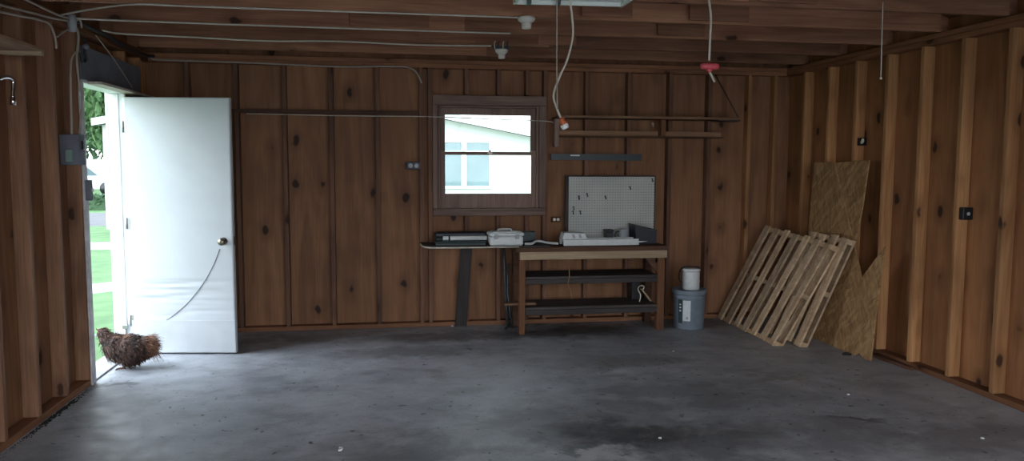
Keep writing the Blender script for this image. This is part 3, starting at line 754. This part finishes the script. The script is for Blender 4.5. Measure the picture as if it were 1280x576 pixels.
# ------------------------------------------------------------------ bucket and canister
bx, by = 4.782, -.372
t = thing('bucket', 'grey plastic bucket with lid and white label beside the workbench', 'bucket', (bx, by, 0))
b = B(); lathe(b, [(.132, .001), (.136, .01), (.146, .29), (.150, .295), (.150, .305), (.147, .31), (.148, .33)], 40, Matrix.Translation((bx, by, 0))); obj('bucket_body', b, M['bucket'], t)
b = B(); lathe(b, [(.158, .325), (.160, .330), (.160, .362), (.156, .368), (.145, .368), (.140, .360), (0, .360)], 40, Matrix.Translation((bx, by, 0))); obj('lid', b, M['bucket'], t)
b = B(); tube(b, [(bx+.155*math.cos(a), by+.155*abs(math.sin(a))+.012, .30-.10*math.sin(a)) for a in [PI*k/10 for k in range(11)]], .003, 6, 2); obj('bail_handle', b, M['darksteel'], t)
def curved(a0, a1, z0, z1, r0, r1, m, name, lab=None, par=None):
    b = B(); n = 10; q = []
    for k in range(n+1):
        a = a0+(a1-a0)*k/n
        q.append((b.verts.new((bx+r0*math.cos(a), by+r0*math.sin(a), z0)), b.verts.new((bx+r1*math.cos(a), by+r1*math.sin(a), z1))))
    for u, v in zip(q, q[1:]): b.faces.new((u[0], v[0], v[1], u[1]))
    o = obj(name, b, M[m], par or t)
    s = o.modifiers.new('s', 'SOLIDIFY'); s.thickness = .001; s.offset = 1
    if lab: o['label'] = lab
    return o
d = math.radians
lb = curved(d(226), d(254), .085, .275, .1415, .1465, 'paper', 'bucket_label', 'white paper label')
curved(d(206), d(224), .06, .28, .1405, .1465, 'darkgreen', 'bucket_label', 'dark printed label strip')
curved(d(238), d(246), .10, .125, .1432, .1438, 'greyplastic', 'label_mark', 'small grey round mark', lb)
for k in range(3):
    curved(d(212), d(219), .17+.03*k, .185+.03*k, .1442+.0005*k, .1445+.0005*k, 'paper', 'label_mark', 'pale printed mark', None)
cx, cy = 4.795, -.372
t = thing('canister', 'white ribbed plastic canister standing on the bucket lid', 'canister', (cx, cy, .361))
b = B(); lathe(b, [(.074, .3612), (.079, .366), (.080, .43), (.083, .435), (.083, .445), (.080, .45), (.080, .525), (.076, .532)], 32, Matrix.Translation((cx, cy, 0))); obj('canister_body', b, M['whiteplastic'], t)
b = B(); lathe(b, [(.084, .528), (.084, .552), (.080, .557), (0, .559)], 32, Matrix.Translation((cx, cy, 0))); obj('cap', b, M['white'], t)
b = B(); tube(b, [(cx-.075, cy+.05, .42), (cx-.098, cy+.05, .46), (cx-.10, cy+.03, .52), (cx-.075, cy, .568), (cx, cy-.02, .574), (cx+.07, cy, .568), (cx+.088, cy+.02, .54)], .006, 8); obj('handle', b, M['black'], t)

# ------------------------------------------------------------------ pallets leaning on the right wall
def pallet(label, BR, BL, TR, TL, th, rows):
    """the four corners of the deck face; boards run up the slope, stringers across"""
    BR, BL, TR, TL = (Vector(p) for p in (BR, BL, TR, TL))
    n = (TR-BR).cross(BL-BR).normalized()
    if n.x < 0: n = -n                     # n points to the wall
    t = thing('pallet', label, 'pallet', BR)
    def at(a, c, d): return (BR*(1-a)+TR*a)*(1-c)+(BL*(1-a)+TL*a)*c+n*d
    def qb(name, m, a0, a1, c0, c1, d0, d1):
        b = B(); v = box(b, a0, a1, c0, c1, d0, d1)
        for q in v: q.co = at(*q.co)
        bmesh.ops.bevel(b, geom=list(b.edges), offset=.002, segments=1, affect='EDGES')
        o = obj(name, b, M[m], t, origin=at((a0+a1)/2, (c0+c1)/2, 0))
        return o
    Wd = (BL-BR).length; L = (TR-BR).length
    rp = random.Random(len(label)); y = 0.0
    gap = (Wd-sum(rows))/(len(rows)-1)
    for w in rows:
        e = rp.uniform(-.012, .012); qb('deck_board', 'pallet', e if e > 0 else 0, 1+e, y/Wd, (y+w)/Wd, 0, .016); y += w+gap
    for a in (.005, .48, .955): qb('stringer', 'palletY', a, a+.04/L, .004, .996, .0165, th-.0145)
    for c in (0, .46, .925): qb('bottom_board', 'pallet', 0, 1, c, c+.085/Wd, th-.014, th)
    return t
pallet('nearest wooden pallet of the leaning pair, lowest and furthest left', (5.192, -1.186, .008), (5.215, -.03, .010), (5.59, -1.346, .881), (5.59, -.238, .938), .092, [.065, .08, .07, .085, .07, .085, .09])
pallet('rear wooden pallet of the leaning pair, standing up against the strand board', (5.392, -1.262, .008), (5.396, -.68, .008), (5.70, -1.415, .924), (5.70, -.85, .941), .075, [.085, .10, .09, .085])

# ------------------------------------------------------------------ strand board offcuts
A = [(5.84, -.634, 1.54), (5.84, -.952, 1.54), (5.797, -1.255, 1.062), (5.756, -1.535, .62), (5.781, -1.772, .896), (5.741, -1.766, .448), (5.7, -1.778, .004), (5.7, -1.70, .0), (5.704, -1.62, .03), (5.7, -1.58, .0), (5.7, -1.215, .0), (5.7, -.72, .0)]
def on_plane(y, z): return (5.70+.14*z/1.54, y, max(z, .001))
b = B(); prism(b, [on_plane(y, z) for x, y, z in A], (.011, 0, -.001))
tag(obj('strand_board', b, M['osb'], origin=(5.7, -1.2, 0)), 'large strand board with a deep V cut leaning on the right wall', 'board')
Bp = [(-.955, 1.54), (-1.414, 1.558), (-1.401, 1.157), (-1.367, .9), (-1.365, .75), (-1.40, .5), (-1.25, .3), (-.9, .3), (-.80, 1.2)]
b = B(); prism(b, [(5.716+.14*z/1.54, y, z-.29) if False else (5.716+.14*z/1.54, y, z) for y, z in Bp], (.011, 0, -.001))
b2 = B(); prism(b2, [(5.716+.14*z/1.54, y, z) for y, z in [(-.955, 1.54), (-1.414, 1.558), (-1.401, 1.157), (-1.367, .9), (-1.365, .75), (-1.30, .002), (-.88, .002), (-.90, 1.2)]], (.011, 0, -.001)); b.free()
tag(obj('strand_board', b2, M['osb'], origin=(5.716, -1.2, 0)), 'tapered strand board strip showing behind the V cut board', 'board')
b = B(); prism(b, [(5.725, -1.585, .40), (5.731, -1.66, .31), (5.735, -1.70, .36), (5.733, -1.63, .46)], (-.004, 0, 0)); tag(obj('wood_chip', b, M['bench'], origin=(5.72, -1.64, .38)), 'x', 'x'); bpy.data.objects.remove(bpy.data.objects['wood_chip'])

# scraps on the floor
b = B(); ball(b, (5.625, -1.57, .014), (.035, .018, .013), 12); ball(b, (5.65, -1.58, .010), (.018, .016, .010), 10)
tag(obj('rubber_scrap', b, M['debris'], origin=(5.63, -1.57, 0)), 'black lump of rubber on the floor by the strand board', 'scrap')
b = B(); prism(b, [(5.835, -2.06, .001), (5.865, -2.06, .001), (5.88, -1.62, .001), (5.80, -1.62, .001)], (0, 0, .022)); tag(obj('scrap_board', b, M['bench'], origin=(5.84, -1.8, 0)), 'dark thin board lying at the foot of the right wall', 'board')
b = B(); tube(b, [(1.745, -3.04, .006), (1.760, -3.05, .008), (1.757, -3.07, .006), (1.742, -3.075, .005)], .0055, 6); tag(obj('paper_curl', b, M['white'], origin=(1.75, -3.05, 0)), 'small white curl of paper on the floor in front', 'paper scrap')
for x, y, lab in ((3.497, -3.147, 'tiny white chip on the dark oil stain'), (5.282, -3.417, 'tiny white chip on the floor at the right front'), (4.30, -1.25, 'tiny pale chip on the floor in front of the bucket'), (5.02, -2.55, 'tiny white chip on the floor in front of the right wall')):
    b = B(); prism(b, [(x-.010, y, .0005), (x+.006, y-.008, .0005), (x+.011, y+.007, .0005), (x-.003, y+.011, .0005)], (0, 0, .005)); tag(obj('chip', b, M['white'], origin=(x, y, 0)), lab, 'chip')
b = B(); ball(b, (2.60, -.03, .006), (.014, .010, .006), 10); tag(obj('chip', b, M['white'], origin=(2.6, -.03, 0)), 'small white chip at the wall foot left of the slanting plank leg', 'chip')
rl = random.Random(4)
b = B()
for _ in range(900):
    x = .012+abs(rl.gauss(0, .018)); y = rl.uniform(-4.2, -1.66); s = rl.uniform(.0015, .0075)*(1.3+math.sin(y*5))*.6+.001
    z = 0
    q = [b.verts.new((x+s*math.cos(a)*rl.uniform(.6, 1.2), y+1.4*s*math.sin(a), 0)) for a in (0, 1.25, 2.5, 3.8, 5.0)]; tp = b.verts.new((x, y, s*.8)); [b.faces.new((q[k], q[(k+1) % 5], tp)) for k in range(5)]; b.faces.new(q[::-1])
tag(obj('debris', b, M['debris']), 'dark dirt and leaf litter along the foot of the left wall', 'debris', kind='stuff')

# ------------------------------------------------------------------ lamps and cords
def lampholder(label, x, y, z, r=.055, bulb=False):
    t = thing('lampholder', label, 'lampholder', (x, y, z))
    b = B(); lathe(b, [(r, 0), (r, -.012), (r*.92, -.022), (r*.60, -.036)], 24, Matrix.Translation((x, y, z))); obj('base', b, M['porcelain'], t)
    b = B(); lathe(b, [(r*.58, -.034), (r*.52, -.068), (r*.50, -.072), (r*.36, -.072), (r*.34, -.05), (0, -.05)], 24, Matrix.Translation((x, y, z))); obj('socket', b, M['porcelain'], t)
ZL = ZJ-.0005
lampholder('white porcelain lampholder under the joist near the long lamp', 2.908, -2.155, ZL, .058)
t_ = lampholder('small porcelain lampholder with dark wiring under the joist above the window', 2.928, -.926, ZL-.03, .052)
t = thing('wire_bracket', 'dark wire box above the small porcelain lampholder', 'bracket', (2.928, -.926, ZL))
b = B(); box(b, 2.86, 2.99, -.945, -.905, ZL-.029, ZL-.0005, .003); obj('plate', b, M['darksteel'], t)
for k in range(4):
    b = B(); tube(b, [(2.87+.033*k, -.947, ZL-.03), (2.865+.035*k, -.955, ZL+.015), (2.875+.033*k, -.952, ZL+.03)], .0045, 6); obj('wire', b, M['blackcable' if k % 2 else 'romex'], t)

t = thing('fluorescent_fixture', 'white enamel fluorescent light fixture under the joists at the top edge', 'light fixture', (3.05, -3.3, ZJ))
ZF = ZJ-.0005
b = B(); prism(b, [(2.72, -2.775, ZF), (3.345, -2.815, ZF), (3.345, -4.04, ZF), (2.72, -4.0, ZF)], (0, 0, -.026)); obj('housing', b, M['fixture'], t)
b = B()
for x0, x1 in ((2.72, 2.735), (3.33, 3.345)): prism(b, [(x0, -2.80, ZF-.0265), (x1, -2.80, ZF-.0265), (x1, -4.0, ZF-.0265), (x0, -4.0, ZF-.0265)], (0, 0, -.022))
prism(b, [(2.72, -2.775, ZF-.0265), (3.345, -2.815, ZF-.0265), (3.345, -2.83, ZF-.0265), (2.72, -2.79, ZF-.0265)], (0, 0, -.022)); obj('reflector_rim', b, M['fixture'], t)
for x in (2.88, 3.04, 3.20):
    b = B(); tube(b, [(x, -2.98, ZF-.040), (x, -3.95, ZF-.040)], .012, 12); obj('lamp_tube', b, M['white'], t)
for x in (2.80, 2.965):
    b = B(); box(b, x-.007, x+.007, -2.87, -2.80, ZF-.06, ZF-.027); obj('clip', b, M['darksteel'], t)

t = thing('pendant_socket', 'orange and white lamp socket hanging on a white cord right of the window', 'lamp socket', (2.98, -2.9, 1.71))
b = B(); tube(b, [(3.015, -2.90, ZF-.027), (3.022, -2.90, 2.38), (3.029, -2.9, 2.334), (3.035, -2.9, 2.225), (3.004, -2.9, 2.094), (2.964, -2.9, 2.005), (2.929, -2.9, 1.904), (2.948, -2.9, 1.829), (2.974, -2.9, 1.770)], .0062, 8); obj('cord', b, M['romex'], t)
Mr = Matrix.Translation((2.974, -2.90, 1.773)) @ Matrix.Rotation(-.42, 4, 'Y')
b = B(); lathe(b, [(.008, .004), (.016, -.004), (.018, -.03), (.018, -.036)], 16, Mr); obj('socket_cap', b, M['orange'], t)
b = B(); lathe(b, [(.0165, -.034), (.022, -.040), (.022, -.060), (.014, -.064), (0, -.058)], 16, Mr); obj('socket_rim', b, M['white'], t)
b = B(); tube(b, [(2.936, -2.93, ZF-.0262), (2.938, -2.93, 2.24), (2.939, -2.93, 2.02), (2.945, -2.93, 1.82)], .0034, 6)
tag(obj('pull_string', b, M['romexold'], origin=(2.936, -2.93, 2.43)), 'thin brown pull string hanging beside the white lamp cord', 'string')

t = thing('ceiling_rope', 'white rope with a red handle hanging from the ceiling', 'rope', (3.88, -2.8, 2.09))
b = B(); tube(b, [(3.866, -2.799, 2.53), (3.868, -2.799, 2.472), (3.882, -2.800, 2.372), (3.880, -2.800, 2.244), (3.878, -2.800, 2.125)], .0070, 8); obj('rope', b, M['romex'], t)
b = B(); tube(b, [(3.828, -2.80, 2.092), (3.841, -2.80, 2.092), (3.925, -2.80, 2.092), (3.938, -2.80, 2.092)], [.012, .019, .019, .012], 12, 0); ball(b, (3.880, -2.80, 2.069), (.018, .014, .014), 12); obj('handle', b, M['red'], t)['label'] = 'red plastic pull handle'
b = B(); tube(b, [(3.882, -2.80, 2.06), (3.897, -2.80, 2.035), (3.916, -2.80, 2.002)], .007, 8); obj('rope_tail', b, M['romex'], t)
b = B(); tube(b, [(4.980, -2.794, 2.50), (4.980, -2.795, 2.40), (4.986, -2.796, 2.046+.006)], .0034, 6, 3); ball(b, (4.986, -2.796, 2.046), .008, 10)
tag(obj('pull_string', b, M['romex'], origin=(4.980, -2.79, 2.5)), 'thin white pull string hanging in front of the right wall', 'string')

# ------------------------------------------------------------------ cables
def cable(label, pts, r=.006, m='romex', name='cable', sm=6):
    b = B(); tube(b, pts, r, 8, sm); return tag(obj(name, b, M[m], origin=pts[0]), label, 'cable')
zc = ZJ-.007
cable('white cable stapled under the third joist from the back wall', [(.02, -1.86, 2.43), (.30, -2.02, zc), (.56, -2.178, zc), (.85, -2.17, zc), (1.57, -2.168, zc), (2.3, -2.17, zc), (2.86, -2.168, zc)])
cable('white cable under the second joist from the back wall', [(.062, -1.72, 2.435), (.22, -1.60, zc), (1.07, -1.57, zc), (2.0, -1.556, zc), (2.9, -1.55, zc)])
cable('white sagging cable under the joist nearest the back wall', [(.075, -1.30, 2.43), (.12, -1.05, zc-.003), (.54, -.965, zc), (1.10, -.955, zc-.012), (1.64, -.955, zc), (2.25, -.955, zc-.010), (2.84, -.94, zc)], .006)
cable('old grey cable along the plate of the back wall', [(.04, -.06, 2.40), (.12, -.016, 2.395), (.76, -.016, 2.388), (1.57, -.016, 2.372), (2.10, -.016, 2.385), (2.22, -.016, 2.375), (2.29, -.016, 2.33), (2.33, -.016, 2.24)], .008, 'romexold')
cable('thin white cable crossing the back wall studs toward the window', [(.80, -.018, 1.947), (1.6, -.018, 1.94), (2.2, -.018, 1.942), (2.50, -.024, 1.940), (3.0, -.030, 1.925), (3.46, -.024, 1.915), (3.56, -.006, 1.90)], .0042)
cable('thick black cable running over the doorway header', [(.012, -1.62, 2.44), (.045, -1.2, 2.42), (.045, -.9, 2.405), (.04, -.59, 2.397), (.04, -.25, 2.40), (.06, -.06, 2.42)], .014, 'blackcable')
cable('thin dark wire slanting over the doorway header', [(.04, -1.33, 2.39), (.045, -1.0, 2.27), (.042, -.72, 2.16), (.05, -.62, 2.10)], .0035, 'romexold')
t = thing('cable_clamp', 'grey cable connector high on the left wall where the cables meet', 'connector', (.02, -1.72, 2.40))
b = B(); lathe(b, [(.012, -.055), (.024, -.05), (.027, 0), (.024, .05), (.012, .055)], 14, Matrix.Translation((.031, -1.715, 2.405))); obj('connector_body', b, M['greyplastic'], t)
b = B(); tube(b, [(.031, -1.70, 2.41), (.05, -1.64, 2.44), (.04, -1.58, 2.40)], .006, 8); obj('connector_lead', b, M['romexold'], t)
cable('upper white cable running along the left wall to the connector', [(.008, -3.2, 2.31), (.008, -2.59, 2.345), (.010, -2.16, 2.378), (.012, -1.98, 2.39), (.020, -1.745, 2.415)], .0075, 'romexold')
cable('lower white cable bending down the left wall stud', [(.008, -3.2, 2.27), (.009, -2.59, 2.31), (.012, -2.2, 2.345), (.012, -2.03, 2.35), (.012, -1.96, 2.31), (.010, -1.925, 2.255), (.008, -1.918, 2.215)], .0075, 'romexold')
cable('topmost white cable along the left wall plate', [(.012, -3.0, 2.44), (.012, -2.3, 2.43), (.014, -1.95, 2.425), (.022, -1.745, 2.43)], .0075, 'romexold')
cable('short pale cable tail hanging under the connector', [(.02, -1.745, 2.365), (.012, -1.83, 2.325), (.010, -1.90, 2.29)], .006, 'romexold')
cable('right hand white cable dropping to the switch box', [(.03, -1.66, 2.40), (.02, -1.585, 2.34), (.012, -1.615, 2.19), (.012, -1.595, 2.06), (.012, -1.570, 1.92), (.012, -1.60, 1.78), (.012, -1.625, 1.702)], .0075, 'romexold')
cable('left hand white cable dropping to the switch box', [(.015, -1.63, 2.235), (.012, -1.68, 2.20), (.010, -1.712, 2.14), (.006, -1.72, 1.95), (.002, -1.715, 1.80), (-.01, -1.69, 1.7015)], .0075, 'romexold')
t = thing('cable_loop', 'dark coiled cable end beside the doorway header', 'cable', (.04, -1.55, 2.25))
b = B(); tube(b, [(.04, -1.56, 2.33), (.05, -1.53, 2.30), (.045, -1.56, 2.25), (.04, -1.53, 2.20), (.035, -1.57, 2.18), (.03, -1.59, 2.24)], .009, 8); obj('loop', b, M['blackcable'], t)
b = B(); lathe(b, [(.020, 0), (.022, .01), (.014, .016), (0, .017)], 14, Matrix.Translation((.052, -1.55, 2.28)) @ Matrix.Rotation(PI/2, 4, 'X')); obj('plug', b, M['bluegrey'], t)

# left shelf and hook
t = thing('wall_shelf', 'pale wooden shelf board high on the left wall', 'shelf', (.06, -3.0, 2.10))
b = B(); box(b, .001, .205, -3.6, -2.585, 2.108, 2.128, .003); obj('shelf_board', b, M['shelfwood'], t)
b = B(); box(b, .001, .203, -2.625, -2.588, 2.086, 2.1075, .002); obj('end_strip', b, M['apron'], t)['label'] = 'pale strip under the end of the shelf'  # separate pale strip below the far end of the board
t = thing('chrome_hook', 'bent chrome hook sticking out of the left wall', 'hook', (.03, -2.58, 1.95))
b = B(); tube(b, [(-.02, -2.735, 1.935), (.006, -2.68, 1.952), (.010, -2.58, 1.972), (.012, -2.525, 1.965), (.012, -2.518, 1.93), (.012, -2.53, 1.865)], .012, 10); obj('hook_arm', b, M['chrome'], t)
b = B(); tube(b, [(.012, -2.529, 1.87), (.012, -2.533, 1.825)], .015, 10, 0); obj('hook_tip', b, M['chrome'], t)

# ------------------------------------------------------------------ outside
bm = B(); box(bm, -120, 120, -60, 120, -.4, -.121)
tag(obj('ground', bm, M['lawn']), 'green lawn outside the open doorway', 'lawn', kind='structure')
def strip(name, label, pts, m, z=-.119):
    b = B(); prism(b, [(x, y, z-.03) for x, y in pts], (0, 0, .03)); tag(obj(name, b, M[m]), label, 'path', kind='structure')
strip('path', 'pale concrete path crossing the lawn near the doorway', [(-3.2, 1.6), (-.4, 4.3), (-.4, 5.4), (-3.2, 2.7)], 'path')
strip('path', 'pale concrete walk across the lawn further out', [(-9, 7.6), (-1, 8.6), (-1, 9.9), (-9, 9.4)], 'path', -.118)
strip('road', 'grey asphalt road beyond the lawn', [(-60, 14), (-4.9, 14), (-4.9, 19.5), (-60, 19.5)], 'asphalt')
strip('driveway', 'grey concrete drive in front of the open vehicle opening', [(-6, -40), (12, -40), (12, -8.0), (-6, -8.0)], 'path')

hs = thing('house', 'white neighbouring house with a low gable seen through the window', 'house', (1.5, 16, -.12))
HYF = 12.9
def roofz(x): return 3.29-.189*abs(x-0.0)
b = B(); prism(b, [(-4.72, HYF, -.12), (8.5, HYF, -.12), (8.5, HYF, roofz(8.5)), (0, HYF, roofz(0)), (-4.72, HYF, roofz(4.72))], (0, 9, 0)); obj('wall', b, M['siding'], hs)
for s, xe in ((-1, -4.85), (1, 9.2)):
    b = B(); prism(b, [(0, HYF-.3, roofz(0)+.02), (xe, HYF-.3, roofz(xe)+.02), (xe, HYF-.3, roofz(xe)+.16), (0, HYF-.3, roofz(0)+.16)], (0, 9.6, 0)); obj('roof', b, M['roofgrey'], hs)
    b = B(); prism(b, [(0, HYF-.33, roofz(0)), (xe, HYF-.33, roofz(xe)), (xe, HYF-.33, roofz(xe)+.165), (0, HYF-.33, roofz(0)+.165)], (0, .029, 0)); obj('fascia', b, M['white'], hs)
for x0, x1 in ((3.30, 3.92), (4.05, 4.64)):
    b = B()
    for a in ((x0-.07, x0, .86, 2.12), (x1, x1+.07, .86, 2.12), (x0, x1, 2.05, 2.12), (x0, x1, .86, .93), (x0, x1, 1.79, 1.84)): box(b, a[0], a[1], HYF-.04, HYF-.001, a[2], a[3])
    f = obj('window', b, M['white'], hs)
    b = B(); box(b, x0, x1, HYF-.018, HYF-.001, .93, 1.79); box(b, x0, x1, HYF-.018, HYF-.001, 1.84, 2.05); obj('pane', b, M['houseglass'], f)

t = thing('car', 'white car parked far beyond the lawn', 'car', (-12.9, 34.5, -.12))
def profile(pts, y0, y1, m, name):
    b = B(); prism(b, [(-12.9+x, 34.5+y0, z-.12) for x, z in pts], (0, y1-y0, 0)); return obj(name, b, M[m], t)
profile([(-2.1, .3), (2.1, .3), (2.15, .75), (1.3, .9), (-1.9, .92), (-2.15, .7)], -.85, .85, 'carpaint', 'car_body')
profile([(-1.7, .91), (1.15, .9), (.55, 1.4), (-1.2, 1.42)], -.75, .75, 'carpaint', 'cabin')
profile([(-1.45, .95), (.9, .95), (.45, 1.33), (-1.1, 1.35)], -.76, .76, 'houseglass', 'side_window')
for x in (-1.3, 1.3):
    for y in (-.86, .70):
        b = B(); lathe(b, [(.0, 0), (.32, 0), (.32, .16), (0, .16)], 20, Matrix.Translation((-12.9+x, 34.5+y+.16, .2)) @ Matrix.Rotation(PI/2, 4, 'X')); obj('wheel', b, M['black'], t)

def tree(label, x, y, h, r, m, seed):
    rt = random.Random(seed)
    t = thing('tree', label, 'tree', (x, y, -.12))
    b = B(); tube(b, [(x, y, -.12), (x+.1, y, h*.3), (x, y, h*.7)], [.22, .17, .06], 8, 3); obj('trunk', b, M['bark'], t)
    b = B()
    for _ in range(7000):
        u = rt.uniform(-1, 1); a = rt.uniform(0, 2*PI); q = math.sqrt(1-u*u); rr = rt.uniform(.55, 1.)
        p = Vector((x+r*rr*q*math.cos(a), y+r*rr*q*math.sin(a), h*.58+h*.45*rr*u))
        s = rt.uniform(.14, .38); e = Euler((rt.uniform(0, 6), rt.uniform(0, 6), rt.uniform(0, 6))).to_matrix()
        q4 = [b.verts.new(p+e @ Vector(w)) for w in ((-s, 0, 0), (0, -s*.5, .04), (s, 0, 0), (0, s*.5, .04))]
        b.faces.new(q4)
    obj('crown', b, M[m], t)
tree('dark green bushy tree furthest left beyond the road', -26.5, 42, 11, 4.2, 'leaf', 1)
tree('tall pale green tree beyond the white car', -17, 50, 13, 4.6, 'leaf2', 2)
tree('broad green tree behind the white house corner', -12, 42, 9.5, 4.0, 'leaf', 3)
tree('low round tree at the far edge of the road', -13.3, 30, 4.2, 1.9, 'leaf2', 4)
tree('large tree far behind the white house', -24, 60, 15, 6.5, 'leaf', 6)
t = thing('hedge', 'dark clipped hedge along the far side of the road', 'hedge', (-10.5, 21.5, -.12))
b = B(); rt = random.Random(9); box(b, -16, -6, 21.0, 21.9, -.12, .40)
for _ in range(900):
    p = Vector((rt.uniform(-16, -6), rt.choice((20.98, rt.uniform(21, 21.9))), rt.uniform(-.1, .42))); s = rt.uniform(.05, .12); e = Euler((rt.uniform(0, 6), rt.uniform(0, 6), 0)).to_matrix()
    b.faces.new([b.verts.new(p+e @ Vector(w)) for w in ((-s, 0, 0), (0, -s*.6, .02), (s, 0, 0), (0, s*.6, .02))])
obj('foliage', b, M['hedge'], t)

# ------------------------------------------------------------------ sky, camera, exposure
w = bpy.data.worlds.new('overcast'); bpy.context.scene.world = w; w.use_nodes = True
nt = w.node_tree; bg = nt.nodes['Background']
tc = N(nt, 'ShaderNodeTexCoord'); sp = N(nt, 'ShaderNodeSeparateXYZ'); nt.links.new(tc.outputs['Generated'], sp.inputs[0])
nt.links.new(ramp(nt, sp.outputs['Z'], [(.0, (.90, .96, 1.0)), (.35, (.82, .91, 1.0)), (1., (.74, .86, 1.0))]), bg.inputs[0])
d = N(nt, 'ShaderNodeVectorMath', operation='DOT_PRODUCT'); nt.links.new(tc.outputs['Generated'], d.inputs[0]); d.inputs[1].default_value = Vector((-.80, .05, .60)).normalized()
mr = N(nt, 'ShaderNodeMapRange', interpolation_type='SMOOTHSTEP'); nt.links.new(d.outputs['Value'], mr.inputs[0])   # the thin bright part of the overcast
mr.inputs[1].default_value = .2; mr.inputs[2].default_value = 1; mr.inputs[3].default_value = 1.0; mr.inputs[4].default_value = 1.9
nt.links.new(mr.outputs[0], bg.inputs[1])

cam = bpy.data.cameras.new('camera'); co = bpy.data.objects.new('camera', cam); C.objects.link(co)
yaw, pit, rol, F = .16033, .08673, .003751, 967.478
fwd = Vector((math.sin(yaw)*math.cos(pit), math.cos(yaw)*math.cos(pit), -math.sin(pit)))
rt_ = Vector((math.cos(yaw), -math.sin(yaw), 0)); up_ = rt_.cross(fwd)
r = rt_*math.cos(rol)+up_*math.sin(rol); u = up_*math.cos(rol)-rt_*math.sin(rol)
mw = Matrix(((r.x, u.x, -fwd.x, 2.01035), (r.y, u.y, -fwd.y, -7.15228), (r.z, u.z, -fwd.z, 1.52314), (0, 0, 0, 1)))
co.matrix_world = mw
cam.sensor_width = 36; cam.lens = F/1280*36; cam.clip_start = .05; cam.clip_end = 500
S = bpy.context.scene; S.camera = co
S.view_settings.view_transform = 'Standard'; S.view_settings.look = 'None'; S.view_settings.gamma = 1
S.view_settings.use_curve_mapping = False
S.view_settings.exposure = 2.25
S.cycles.max_bounces = 12; S.cycles.diffuse_bounces = 6; S.cycles.transparent_max_bounces = 12
for o in bpy.data.objects:
    if '_w' in o: del o['_w']
